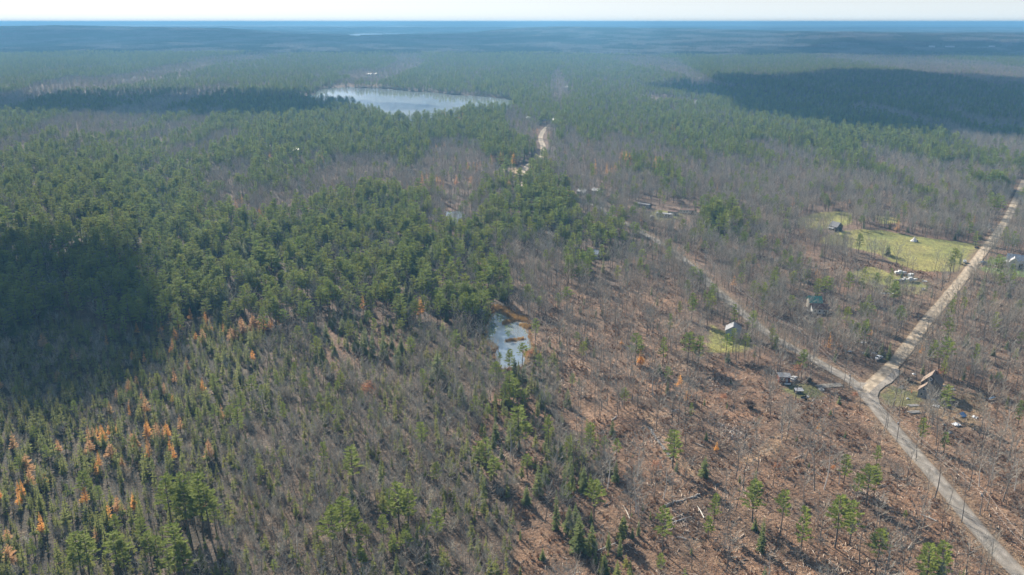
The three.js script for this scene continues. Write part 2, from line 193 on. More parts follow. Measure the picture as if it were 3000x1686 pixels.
{
  const axis = (a, b, s, lim, g) => { const o = []; for (let x = a; x <= b; x += s) o.push(x); let q = s, x = b; while (x < lim) { q *= g; x += q; o.push(x); } return o; };
  const right = axis(0, 330, 2.6, 42000, 1.062), xs = [...right.slice(1).map((x) => -x).reverse(), ...right], zs = axis(-120, 700, 2.6, 46000, 1.05).map((d) => -d); zs.unshift(3000, 800, 300);
  const nx = xs.length, nz = zs.length, P = new Float32Array(nx * nz * 3), C = new Float32Array(nx * nz * 3), U = new Float32Array(nx * nz * 2), I = new Uint32Array((nx - 1) * (nz - 1) * 6);
  const COL = { P: [0.11, 0.075, 0.045], M: [0.14, 0.09, 0.06], H: [0.2, 0.13, 0.09], S: [0.065, 0.055, 0.036], G: [0.12, 0.09, 0.066], K: [0.2, 0.12, 0.075], C: [0.235, 0.145, 0.09], B: [0.225, 0.14, 0.086], T: [0.265, 0.172, 0.112] };
  let prev = null;
  for (let j = 0, i = 0; j < nz; j++) for (let k = 0; k < nx; k++, i++) {
    const x = xs[k], z = zs[j], d = -z, seen = d > 60 && Math.abs(x) < d * 0.9 + 160;
    P[i * 3] = x; P[i * 3 + 1] = heightAt(x, z); P[i * 3 + 2] = z; U[i * 2] = x / 26; U[i * 2 + 1] = z / 26;
    let c = seen && d < 3200 ? COL[standAt(x, z)] : fbm(x / 700, z / 700, 4) > 0 ? [0.09, 0.085, 0.065] : [0.07, 0.085, 0.05];
    if (seen && d < 3200) {
      const n = fbm(x / 26, z / 26, 4), m = fbm(x / 9 + 30, z / 9, 3), r = fbm(x / 60 + 7, z / 60, 3);
      let q = 1 + 0.55 * n + 0.3 * m; c = [c[0] * q * (1 + 0.12 * r), c[1] * q, c[2] * q * (1 - 0.12 * r)];
      if (m > 0.25 && n < 0.2) c = c.map((v, t) => lerp(v, [0.36, 0.28, 0.2][t], (m - 0.25) * 1.4));
      if (fieldAt(x, z)) { const f = 1 + 0.25 * fbm(x / 14, z / 30, 4); const y = clamp(0.5 + 0.7 * fbm(x / 50 + 3, z / 70, 3)); c = [lerp(0.24, 0.4, y) * f, lerp(0.29, 0.37, y) * f, lerp(0.06, 0.1, y) * f]; }
      else if (lawnAt(x, z)) { const f = 1 + 0.3 * fbm(x / 8, z / 8, 4), y = clamp(0.45 + 0.8 * fbm(x / 15 + 3, z / 15, 3)), far = z < -430 ? 1 : 0; c = far ? [0.2 * f, 0.37 * f, 0.05] : [lerp(0.12, 0.21, y) * f, lerp(0.15, 0.19, y) * f, lerp(0.04, 0.07, y) * f]; }
      else if (YARD.has(x, z)) { const y = clamp(0.5 + 0.8 * fbm(x / 10 + 3, z / 10, 3)); c = [lerp(0.16, 0.34, y), lerp(0.13, 0.23, y), lerp(0.07, 0.14, y)]; }
      else if (SANDPIT.has(x, z)) c = [0.55, 0.42, 0.25];
      else if (BLUEBERRY.has(x, z)) c = [0.2, 0.08, 0.07];
      else if (JUNK.has(x, z)) c = [0.26 + 0.06 * m, 0.24 + 0.06 * n, 0.1];
      const t1 = TRAIL.dist(x, z), t2 = TRAIL2.dist(x, z); if (t1 < 1 || t2 < 1) c = c.map((v, t) => lerp([0.42, 0.29, 0.18][t], v, smooth(Math.min(t1, t2), -1, 1.4)));
      const rd = Math.min(ROAD.dist(x, z), SIDE_ROAD.dist(x, z)); if (rd < 5) c = c.map((v, t) => lerp([0.27, 0.19, 0.12][t], v, smooth(rd + 2 * m, 0.5, 5)));
    }
    C.set(c, i * 3);
  }
  for (let j = 0, t = 0; j < nz - 1; j++) for (let k = 0; k < nx - 1; k++) { const a = j * nx + k, b = a + 1, c = a + nx, d = c + 1; I.set([a, b, c, b, d, c], t); t += 6; }
  const g = new THREE.BufferGeometry(); g.setAttribute('position', new THREE.BufferAttribute(P, 3)); g.setAttribute('color', new THREE.BufferAttribute(C, 3)); g.setAttribute('uv', new THREE.BufferAttribute(U, 2)); g.setIndex(new THREE.BufferAttribute(I, 1)); g.computeVertexNormals();
  structure(mesh('ground', g, mat(1, 1, 1, 1, { vertexColors: true, map: litter, bumpMap: relief, bumpScale: 0.35 })), 'leaf-littered woodland floor running out to far wooded hills');
}
// ---------------------------------------------------------------- water
function sheet(poly, y, name, label, m) { const s = new THREE.Shape(poly.map(([x, z]) => new THREE.Vector2(x, -z))); const g = new THREE.ShapeGeometry(s); g.rotateX(-Math.PI / 2); const uv = g.attributes.uv; for (let i = 0; i < uv.count; i++) uv.setXY(i, g.attributes.position.getX(i) / 30, g.attributes.position.getZ(i) / 30); const o = mesh(name, g, m); o.position.y = y; return structure(o, label); }
const ripple = texture(512, (u, v) => { const k = 0.5 + 0.25 * wrap3(u, v, 14, 4) + 0.2 * wrap3(u, v, 40, 8); return [k, k, k]; }, false);
const water = (rough, more) => new THREE.MeshPhysicalMaterial({ color: new THREE.Color().setRGB(0.015, 0.03, 0.04), roughness: rough, ior: 2.1, ...more }), still = water(0.03, { metalness: 0.8, color: new THREE.Color().setRGB(0.72, 0.84, 0.95) }), wavy = water(0.05, { bumpMap: ripple, bumpScale: 0.015, metalness: 0.6, color: new THREE.Color().setRGB(0.6, 0.66, 0.7) });
sheet(POND.poly, -0.02, 'pond', 'small still pond ringed by brown reeds', still);
sheet(SWAMP.poly, -0.02, 'swamp_pool', 'small dark swamp pool among grey trees', still);
sheet(LAKE.poly, 0.4, 'lake', 'broad pale lake beyond the pine woods', wavy);
sheet(FARLAKE.poly, FARLAKE_Y, 'far_lake', 'far bright lake near the horizon', wavy);
// ---------------------------------------------------------------- roads
const gravel = texture(512, (u, v) => { const k = 0.82 + 0.1 * wrap3(u, v, 5, 3) + 0.12 * wrap3(u, v, 60, 8) + 0.1 * wrap3(u, v, 200, 2); return [k, k, k]; });
function road(line, w, y, name, label, m, crown = 0.12) {
  const P = [], U = [], V = [], I = [], n = line.length, tracks = [-0.5, -0.42, -0.22, 0, 0.22, 0.42, 0.5], worn = [[0.62, 0.5, 0.4], [0.85, 0.8, 0.74], [1.12, 1.1, 1.08], [0.9, 0.87, 0.83], [1.12, 1.1, 1.08], [0.85, 0.8, 0.74], [0.62, 0.5, 0.4]];
  for (let i = 0; i < n; i++) {
    const a = line[Math.max(0, i - 1)], b = line[Math.min(n - 1, i + 1)], l = Math.hypot(b[0] - a[0], b[1] - a[1]), ox = -(b[1] - a[1]) / l, oz = (b[0] - a[0]) / l, e = w * (1 + 0.07 * N2(i * 0.4, w));
    tracks.forEach((t, q) => { const x = line[i][0] + ox * e * t, z = line[i][1] + oz * e * t; P.push(x, heightAt(x, z) + y + crown * (1 - Math.abs(t) * 2) + 0.2, z); U.push(t * w / 8, i * 0.6); const m = 0.94 + 0.12 * N2(x / 5, z / 5); V.push(worn[q][0] * m, worn[q][1] * m, worn[q][2] * m); });
    if (i) for (let k = 0; k < 6; k++) { const q = i * 7 + k; I.push(q - 7, q - 6, q, q - 6, q + 1, q); }
  }
  const g = new THREE.BufferGeometry(); g.setAttribute('position', new THREE.Float32BufferAttribute(P, 3)); g.setAttribute('uv', new THREE.Float32BufferAttribute(U, 2)); g.setAttribute('color', new THREE.Float32BufferAttribute(V, 3)); g.setIndex(I); g.computeVertexNormals();
  return structure(mesh(name, g, m), label);
}
const roadGrey = mat(0.36, 0.33, 0.29, 0.9, { map: gravel, vertexColors: true }), roadTan = mat(0.6, 0.5, 0.37, 0.95, { map: gravel, vertexColors: true });
road(ROAD.line, 6.0, 0.02, 'main_road', 'grey gravel road running past the junction', roadGrey);
road(SIDE_ROAD.line, 6.4, 0.03, 'side_road', 'pale tan gravel road striped by tree shadows', roadTan);
road(FAR_ROAD.line, 7, 0.02, 'far_road', 'far pale road towards the lake', roadTan);
road(DRIVE.line, 4.2, 0.02, 'driveway', 'short grey gravel driveway off the main road', roadGrey, 0.03);
road(HOUSE_DRIVE.line, 4, 0.02, 'house_driveway', 'pale driveway to the white farmhouse', mat(0.5, 0.45, 0.38, 0.95, { map: gravel }), 0.03);
sheet([[145.7, -345.0], [148.9, -344.5], [150.1, -342.3], [153.7, -341.6], [158.0, -343.2], [162.0, -347.1], [165.5, -351.8], [169.0, -358.0], [173.3, -361.5], [174.7, -356.6], [171.5, -349.8], [165.0, -341.9], [160.6, -338.1], [156.2, -333.2], [153.2, -327.8], [152.1, -324.2], [150.9, -319.0], [150.7, -313.5], [148.5, -319.0], [149.7, -329.5], [147.6, -335.6], [147.2, -341.3]], 0.27, 'road_junction', 'fan of worn gravel where the two roads meet', mat(0.36, 0.32, 0.27, 0.95, { map: gravel }));

// ---------------------------------------------------------------- trees
class Tri { // collects flat triangles
  constructor() { this.p = []; }
  tri(a, b, c) { this.p.push(...a, ...b, ...c); }
  quad(a, b, c, d) { this.tri(a, b, c); this.tri(a, c, d); }
  tube(pts, rads, n) { // tapered tube through points
    for (let i = 0; i < pts.length - 1; i++) {
      const a = pts[i], b = pts[i + 1], d = new THREE.Vector3(b[0] - a[0], b[1] - a[1], b[2] - a[2]).normalize(), u = new THREE.Vector3(d.y, -d.x, 0.3 + d.z).cross(d).normalize(), v = u.clone().cross(d);
      const at = (p, r, k) => { const t = k / n * 2 * Math.PI, cu = Math.cos(t) * r, cv = Math.sin(t) * r; return [p[0] + u.x * cu + v.x * cv, p[1] + u.y * cu + v.y * cv, p[2] + u.z * cu + v.z * cv]; };
      for (let k = 0; k < n; k++) { const r0 = rads[i], r1 = rads[i + 1]; if (r1 < 0.004) this.tri(at(a, r0, k), at(a, r0, k + 1), b); else this.quad(at(a, r0, k), at(a, r0, k + 1), at(b, r1, k + 1), at(b, r1, k)); }
    }
  }
  blade(a, d, len, wid, lift) { // a leaf-like kite from point a along direction d
    const l = Math.hypot(d[0], d[2]) || 1e-3, sx = -d[2] / l, sz = d[0] / l, m = 0.45;
    const L = [a[0] + d[0] * len * m + sx * wid, a[1] + d[1] * len * m - lift, a[2] + d[2] * len * m + sz * wid], R = [a[0] + d[0] * len * m - sx * wid, a[1] + d[1] * len * m - lift, a[2] + d[2] * len * m - sz * wid], T = [a[0] + d[0] * len, a[1] + d[1] * len, a[2] + d[2] * len];
    this.tri(a, L, T); this.tri(a, T, R);
  }
  twig(a, d, len, wid, roll) { const l = Math.hypot(d[0], d[2]) || 1e-3, c = Math.cos(roll) * wid, s = Math.sin(roll) * wid, o = [-d[2] / l * c, s, d[0] / l * c], T = [a[0] + d[0] * len, a[1] + d[1] * len, a[2] + d[2] * len]; this.tri([a[0] - o[0], a[1] - o[1], a[2] - o[2]], [a[0] + o[0], a[1] + o[1], a[2] + o[2]], T); }
  geo() { const g = new THREE.BufferGeometry(); g.setAttribute('position', new THREE.Float32BufferAttribute(this.p, 3)); g.computeVertexNormals(); return g; }
}
const dirOf = (az, el) => [Math.cos(az) * Math.cos(el), Math.sin(el), Math.sin(az) * Math.cos(el)];
function pine(seed, H = 18, base = 0.38, spread = 1, dense = 1) { // white pine: whorls of long plumed boughs, uneven
  const R = rng(seed), T = new Tri(), C = new Tri(), bx = (R() - 0.5) * 0.05, bz = (R() - 0.5) * 0.05, ax = (y) => [bx * y + 0.12 * Math.sin(y * 0.5 + seed), y, bz * y + 0.12 * Math.cos(y * 0.4 + seed)];
  T.tube([0, 0.25, 0.5, 0.75, 0.97].map((t) => ax(t * H)), [0.27, 0.23, 0.18, 0.11, 0.03].map((r) => r * H / 18), 6);
  let y = H * base, gap = 0;
  while (y < H * 0.985) {
    const t = (y / H - base) / (1 - base), full = Math.pow(1 - t, 0.62) * Math.min(1, 0.45 + t * 3.2), n = t > 0.85 ? 4 : 5 + Math.floor(R() * 2), off = R() * 6.28;
    for (let k = 0; k < n; k++) {
      if (R() < (t < 0.3 ? 0.3 : 0.12)) continue;
      const az = off + k / n * 6.283 + (R() - 0.5) * 0.7, len = (0.5 + H * 0.19 * spread * full) * (0.62 + 0.6 * R()), el = 0.02 + 0.35 * t + (R() - 0.5) * 0.25, d = dirOf(az, el), o = ax(y);
      const tip = [o[0] + d[0] * len, o[1] + d[1] * len + 0.06 * len * len * 0.4, o[2] + d[2] * len];
      T.tube([o, tip], [0.05 * H / 18 + 0.012 * len, 0.003], 3);
      const m = Math.max(3, Math.round(len * 2.3 * dense));
      for (let i = 0; i < m; i++) {
        const s = 0.28 + 0.72 * (i + R() * 0.7) / m, p = [lerp(o[0], tip[0], s), lerp(o[1], tip[1], s) + 0.05, lerp(o[2], tip[2], s)];
        for (let q = 0; q < 4; q++) { const a2 = az + (q - 1.5) * 0.62 + (R() - 0.5) * 0.5; C.blade([p[0] + (R() - 0.5) * 0.3, p[1] + (R() - 0.5) * 0.25, p[2] + (R() - 0.5) * 0.3], dirOf(a2, 0.12 + R() * 0.55), 0.7 + 0.75 * R() * (0.6 + len * 0.12), 0.17 + 0.12 * R(), 0.05); }
      }
    }
    gap = (0.75 + 0.75 * R()) * H / 18; y += gap * (0.8 + 0.5 * (1 - t));
  }
  for (let q = 0; q < 5; q++) C.blade(ax(H * 0.95), dirOf(q * 1.3, 0.9), 1.1, 0.12, 0);
  return [T.geo(), C.geo()];
}
function cone(seed, H, width, droop, levels, per, base, wid, ragged = 0.3) { // spruce, fir, larch: tiers of short boughs round a straight stem
  const R = rng(seed), T = new Tri(), C = new Tri(), lx = (R() - 0.5) * 0.05, lz = (R() - 0.5) * 0.05, ax = (y) => [lx * y, y, lz * y];
  T.tube([ax(0), ax(H * 0.5), ax(H * 0.98)], [0.017 * H, 0.011 * H, 0.003], 5);
  for (let i = 0; i < levels; i++) {
    const t = i / (levels - 1), y = H * (base + (0.985 - base) * t), rad = width * Math.pow(1 - t, 0.85) * (0.75 + 0.5 * R()) + 0.12, off = R() * 6.28, n = Math.max(4, Math.round(per * (1 - t * 0.45)));
    for (let k = 0; k < n; k++) {
      if (R() < ragged * 0.5) continue;
      const az = off + k / n * 6.283 + (R() - 0.5) * 0.5, L = rad * (1 - ragged / 2 + ragged * R()), d = dirOf(az, -droop + (R() - 0.5) * 0.3 + 0.5 * t), o = ax(y + (R() - 0.5) * H * 0.03);
      C.blade(o, d, L, wid * L + 0.06, -0.04 * L);
      for (const s of [0.45, 0.75]) { const p = [o[0] + d[0] * L * s, o[1] + d[1] * L * s, o[2] + d[2] * L * s]; C.blade(p, dirOf(az + 0.8, d[1] * 0.8), L * 0.38, 0.09 * L + 0.04, 0); C.blade(p, dirOf(az - 0.8, d[1] * 0.8), L * 0.38, 0.09 * L + 0.04, 0); }
    }
  }
  C.blade(ax(H * 0.93), [lx, 1, lz], H * 0.09, 0.06, 0);
  return [T.geo(), C.geo()];
}
function bare(seed, H = 15, limbs = 14, twigs = 13, spread = 1, forkAt = 0.34, tw = 0.034) { // leafless hardwood: stem, limbs, sprays of twigs
  const R = rng(seed), T = new Tri(), C = new Tri(), w = (R() - 0.5) * 0.1, w2 = (R() - 0.5) * 0.1, ax = (y) => [w * y + 0.018 * H * Math.sin(y * 4 / H + seed), y, w2 * y + 0.018 * H * Math.cos(y * 5 / H + seed)];
  T.tube([0, 0.22, 0.45, 0.7, 0.93].map((t) => ax(t * H)), [0.0125, 0.0105, 0.008, 0.0045, 0.0012].map((r) => r * H), 5);
  for (let i = 0; i < limbs; i++) {
    const t = forkAt + (0.95 - forkAt) * (i + R() * 0.6) / limbs, o = ax(t * H), az = i * 2.4 + R(), el = 0.35 + 0.5 * R() + 0.5 * (t - forkAt), L = H * spread * (0.36 - 0.22 * (t - forkAt)) * (0.65 + 0.6 * R()), d = dirOf(az, el), e = dirOf(az + (R() - 0.5) * 0.6, el + 0.25);
    const mid = [o[0] + d[0] * L * 0.5, o[1] + d[1] * L * 0.5, o[2] + d[2] * L * 0.5], tip = [mid[0] + e[0] * L * 0.5, mid[1] + e[1] * L * 0.5, mid[2] + e[2] * L * 0.5];
    C.tube([o, mid, tip], [0.0045 * H * (1 - t * 0.5), 0.003 * H * (1 - t * 0.5), 0.003], 3);
    for (let k = 0; k < twigs; k++) {
      const s = 0.25 + 0.75 * (k + R()) / twigs, p = s < 0.5 ? [0, 1, 2].map((q) => lerp(o[q], mid[q], s * 2)) : [0, 1, 2].map((q) => lerp(mid[q], tip[q], s * 2 - 1)), a2 = az + (R() - 0.5) * 2.4, l2 = L * (0.28 + 0.3 * R()) * (1.1 - s * 0.4), d2 = dirOf(a2, el + (R() - 0.35) * 0.9);
      C.twig(p, d2, l2, tw, R() * 3); const q = [p[0] + d2[0] * l2 * 0.4, p[1] + d2[1] * l2 * 0.4, p[2] + d2[2] * l2 * 0.4];
      C.twig(q, dirOf(a2 + 0.7, el + R() * 0.5), l2 * 0.6, tw * 0.8, R() * 3); C.twig(q, dirOf(a2 - 0.7, el + R() * 0.5), l2 * 0.6, tw * 0.8, R() * 3);
    }
  }
  return [T.geo(), C.geo()];
}
function shrub(seed, H, stems, tw) { // many-stemmed leafless brush
  const R = rng(seed), T = new Tri(), C = new Tri();
  for (let i = 0; i < stems; i++) {
    const az = R() * 6.28, el = 1.0 + 0.5 * R(), L = H * (0.6 + 0.5 * R()), d = dirOf(az, el), o = [(R() - 0.5) * H * 0.3, 0, (R() - 0.5) * H * 0.3]; T.twig(o, d, L, tw * 1.6, R() * 3);
    for (let k = 0; k < 12; k++) { const s = 0.2 + 0.75 * R(), p = [o[0] + d[0] * L * s, d[1] * L * s, o[2] + d[2] * L * s]; C.twig(p, dirOf(R() * 6.28, 0.2 + R() * 0.9), H * (0.2 + 0.25 * R()), tw, R() * 3); }
  }
  return [T.geo(), C.geo()];
}
const leafy = (r, g, b, t = 0.35) => new THREE.MeshPhysicalMaterial({ color: new THREE.Color().setRGB(r, g, b), roughness: 1, side: THREE.DoubleSide, transmission: t, thickness: 0, specularIntensity: 0.25 });
const M = {
  pine: leafy(0.23, 0.28, 0.045, 0.48), fir: leafy(0.15, 0.185, 0.055, 0.38), spruce: leafy(0.19, 0.21, 0.045, 0.4), larch: leafy(0.72, 0.4, 0.1, 0.45), larchDull: leafy(0.5, 0.3, 0.14, 0.4), orange: leafy(0.7, 0.3, 0.05, 0.4), beech: leafy(0.42, 0.2, 0.1, 0.35),
  pineBark: mat(0.12, 0.1, 0.085), bark: mat(0.17, 0.15, 0.13), twig: mat(0.37, 0.34, 0.285), brush: mat(0.4, 0.37, 0.295), birch: mat(0.62, 0.58, 0.53),
};
const KINDS = {
  pine: { name: 'white_pine', trunk: M.pineBark, crown: M.pine, H: 18, v: [pine(1), pine(2, 18, 0.45, 1.1), pine(3, 18, 0.3, 0.95), pine(4, 18, 0.5, 1.15, 0.9), pine(5, 18, 0.34, 0.85), pine(6, 18, 0.42, 1.25)] },
  fir: { name: 'fir_tree', trunk: M.pineBark, crown: M.fir, H: 11, v: [cone(21, 11, 1.9, 0.25, 20, 10, 0.08, 0.2), cone(22, 11, 1.6, 0.3, 20, 10, 0.06, 0.2), cone(23, 11, 2.2, 0.2, 19, 11, 0.1, 0.2)] },
  spruce: { name: 'spruce_tree', trunk: M.pineBark, crown: M.spruce, H: 7, v: [cone(31, 7, 0.75, 0.3, 15, 7, 0.2, 0.24, 0.6), cone(32, 7, 0.95, 0.25, 14, 8, 0.12, 0.24, 0.6), cone(33, 7, 0.62, 0.3, 16, 6, 0.3, 0.26, 0.7), cone(34, 7, 1.15, 0.15, 13, 8, 0.2, 0.22, 0.7)] },
  larch: { name: 'larch_tree', trunk: M.bark, crown: M.larch, H: 10, v: [cone(41, 10, 1.7, 0.0, 18, 9, 0.18, 0.17, 0.6), cone(42, 10, 1.4, -0.05, 18, 8, 0.22, 0.17, 0.7), cone(43, 10, 2.0, 0.05, 16, 9, 0.25, 0.16, 0.7)] },
  bare: { name: 'bare_tree', trunk: M.bark, crown: M.twig, H: 15, v: [bare(51), bare(52, 15, 16, 13, 1.15, 0.35), bare(53, 15, 12, 14, 0.85, 0.45), bare(54, 15, 14, 13, 1.0, 0.4), bare(55, 15, 11, 14, 0.75, 0.5), bare(56, 15, 16, 13, 1.25, 0.3)] },
  brush: { name: 'brush', trunk: M.brush, crown: M.brush, H: 4, v: [shrub(61, 4, 12, 0.03), shrub(62, 4, 15, 0.028), shrub(63, 4, 10, 0.034)] },
};
for (const k of Object.values(KINDS)) k.v = k.v.map(([t, c]) => { const tn = t.attributes.position.count, g = mergeGeometries([t, c], true); return { t, c, g }; });

const MIX = { // chance per 3 m cell, then [kind, share, least height, most height]
  P: [0.31, [['pine', 0.52, 9, 20], ['fir', 0.25, 7, 16], ['bare', 0.23, 8, 13]]],
  M: [0.33, [['pine', 0.38, 11, 18], ['fir', 0.14, 7, 13], ['bare', 0.47, 9, 14], ['larch', 0.01, 9, 13]]],
  H: [0.40, [['bare', 0.88, 9, 14], ['pine', 0.08, 10, 15], ['fir', 0.03, 5, 9], ['larch', 0.005, 8, 11]]],
  S: [0.95, [['spruce', 0.69, 2.8, 9.5], ['brush', 0.2, 3, 5], ['pine', 0.022, 5.5, 9], ['larch', 0.014, 6, 9], ['bare', 0.07, 6, 9]]],
  G: [0.85, [['brush', 0.34, 3, 5.5], ['spruce', 0.40, 3.5, 8.5], ['bare', 0.24, 7, 12], ['pine', 0.012, 7, 13]]],
  K: [0.50, [['fir', 0.3, 4, 11], ['spruce', 0.25, 4, 9], ['pine', 0.07, 8, 15], ['bare', 0.2, 8, 13], ['brush', 0.18, 2, 4]]],
  C: [0.40, [['bare', 0.135, 8, 15], ['brush', 0.81, 0.8, 2.4], ['fir', 0.04, 1.2, 4]]],
  B: [0.35, [['brush', 0.8, 1.5, 3.5], ['bare', 0.1, 6, 9], ['fir', 0.1, 2, 5]]],
  T: [0.34, [['bare', 0.52, 9, 15], ['brush', 0.42, 1, 2.6], ['pine', 0.015, 7, 12], ['fir', 0.04, 3, 7]]],
};
const KEEP = []; // clear ground round buildings: [x, z, radius]
const trees = []; // { kind, x, z, h, v, turn, tone }
const open = (x, z, d) => {
  if (fieldAt(x, z) || lawnAt(x, z) || POND.has(x, z) || LAKE.has(x, z) || SWAMP.has(x, z) || SANDPIT.has(x, z) || BLUEBERRY.has(x, z)) return false;
  if (d < 1300 && (ROAD.dist(x, z) < (z < -640 ? 0.5 : 2.4) || SIDE_ROAD.dist(x, z) < 3.5 || FAR_ROAD.dist(x, z) < 4 || DRIVE.dist(x, z) < 1 || HOUSE_DRIVE.dist(x, z) < 2)) return false;
  for (const [a, b, r] of KEEP) if (Math.abs(x - a) < r && Math.abs(z - b) < r && Math.hypot(x - a, z - b) < r) return false;
  return true;
};

// ---------------------------------------------------------------- buildings and yard things
const bx = (w, h, d, x = 0, y = 0, z = 0) => { const g = new THREE.BoxGeometry(w, h, d); g.translate(x, y, z); return g; };
const cyl = (r0, r1, h, x = 0, y = 0, z = 0, n = 8) => { const g = new THREE.CylinderGeometry(r0, r1, h, n); g.translate(x, y, z); return g; };
const join = (l) => mergeGeometries(l.map((g) => { const q = g.index ? g.toNonIndexed() : g; q.deleteAttribute('uv'); return q; }));
const boards = texture(256, (u, v) => { const k = 0.8 + 0.12 * N2(u * 60, v * 3) + 0.1 * N2(u * 8, v * 8); return [k, k, k]; });
const shingle = texture(256, (u, v) => { const k = 0.78 + 0.14 * N2(u * 40, v * 40) + 0.1 * N2(u * 6, v * 6); return [k, k, k]; });
const paint = (r, g, b, rough = 0.8) => mat(r, g, b, rough, { map: boards }), roofing = (r, g, b, rough = 0.85) => mat(r, g, b, rough, { map: shingle });
const W = { white: paint(0.88, 0.88, 0.86), cream: paint(0.6, 0.56, 0.48), grey: paint(0.36, 0.37, 0.39), brown: paint(0.17, 0.12, 0.1), red: paint(0.28, 0.075, 0.05), weathered: paint(0.25, 0.225, 0.2), blue: paint(0.45, 0.55, 0.66), dark: mat(0.04, 0.04, 0.045, 0.6), glass: mat(0.03, 0.04, 0.05, 0.08), trim: mat(0.75, 0.75, 0.74, 0.6), tan: roofing(0.33, 0.24, 0.18), slate: roofing(0.34, 0.35, 0.38), tin: roofing(0.74, 0.75, 0.77, 0.5), green: roofing(0.14, 0.46, 0.33, 0.5), rust: roofing(0.3, 0.16, 0.12), concrete: mat(0.42, 0.41, 0.39), pole: mat(0.26, 0.23, 0.2), steel: mat(0.3, 0.31, 0.33, 0.4), tyre: mat(0.02, 0.02, 0.02) };
function block(o, { w, d, h, rise, x = 0, y = 0, z = 0, wall, roof, over = 0.4, axis = 'z', name = 'wall', thick = 0.18 }) { // one gabled block; the ridge runs along axis
  const s = new THREE.Shape([[-w / 2, 0], [w / 2, 0], [w / 2, h], [0, h + rise], [-w / 2, h]].map(([a, b]) => new THREE.Vector2(a, b))), g = new THREE.ExtrudeGeometry(s, { depth: d, bevelEnabled: false }); g.translate(0, 0, -d / 2);
  const turn = axis === 'x' ? Math.PI / 2 : 0, put = (q) => { q.rotateY(turn); q.translate(x, y, z); return q; };
  mesh(name, put(g), wall, o);
  const len = Math.hypot(w / 2, rise), a = Math.atan2(rise, w / 2);
  for (const k of [-1, 1]) { const q = bx(len + over, thick, d + over * 2); q.translate((over) / 2 * 1, 0, 0); q.rotateZ(-a); if (k < 0) q.rotateY(Math.PI); const m = put((() => { q.translate(k * (w / 4), h + rise / 2 + thick * 0.62, 0); return q; })()); mesh('roof_slope', m, roof, o); }
}
function flat(o, name, w, h, d, x, y, z, m, turn = 0) { const g = bx(w, h, d); g.rotateY(turn); g.translate(x, y, z); return mesh(name, g, m, o); }
function win(o, x, y, z, w, h, side, frame = W.trim) { // side: 'z' on a face across z, 'x' on a face across x
  const f = mesh('window', side === 'z' ? bx(w + 0.16, h + 0.16, 0.1, x, y, z) : bx(0.1, h + 0.16, w + 0.16, x, y, z), frame, o);
  mesh('pane', side === 'z' ? bx(w, h, 0.14, x, y, z) : bx(0.14, h, w, x, y, z), W.glass, f); return f;
}
function door(o, x, y, z, w, h, side, m) { const f = mesh('door', side === 'z' ? bx(w, h, 0.12, x, y + h / 2, z) : bx(0.12, h, w, x, y + h / 2, z), m, o); mesh('handle', side === 'z' ? bx(0.08, 0.08, 0.2, x + w * 0.35, y + h * 0.48, z) : bx(0.2, 0.08, 0.08, x, y + h * 0.48, z + w * 0.35), W.steel, f); return f; }
const gy = (x, z) => heightAt(x, z);
function site(name, x, z, turn, r, label, category, group) { if (r) KEEP.push([x, z, r]); return thing(name, x, gy(x, z), z, turn, label, category, group); }

{ // brown gabled house by the junction
  const o = site('brown_house', 176.0, -330.1, -0.62, 9.5, 'tall brown gabled house with sunlit tan roof beside the junction lawn', 'house');
  block(o, { w: 7.4, d: 6.6, h: 5, rise: 4, z: -2.6, wall: W.brown, roof: W.tan }); block(o, { w: 5.6, d: 4.6, h: 3.1, rise: 3, x: -0.9, z: 3.02, wall: W.grey, roof: W.tan, name: 'front_wall' });
  const ring = new THREE.TorusGeometry(0.62, 0.16, 6, 14); ring.translate(-0.4, 7.1, 0.72); const rw = mesh('round_window', ring, W.trim, o); const disc = cyl(0.6, 0.6, 0.1, 0, 0, 0, 14); disc.rotateX(Math.PI / 2); disc.translate(-0.4, 7.1, 0.74); mesh('pane', disc, W.glass, rw);
  win(o, -1.7, 3.9, 5.34, 0.9, 1.1, 'z'); win(o, 0, 3.9, 5.34, 0.9, 1.1, 'z'); win(o, -2.2, 1.6, 5.34, 1, 1.2, 'z'); door(o, 0.3, 0.1, 5.34, 1, 2.1, 'z', W.white);
  win(o, 3.72, 3.4, -3.6, 1, 1.2, 'x'); win(o, 3.72, 3.4, -1.2, 1, 1.2, 'x'); win(o, -3.72, 3.4, -3, 1, 1.2, 'x'); mesh('chimney', bx(0.7, 2.2, 0.7, 1, 8.6, -4), W.rust, o); flat(o, 'porch', 3.4, 2.6, 2.6, 3.4, 1.3, 2.4, W.dark);
}
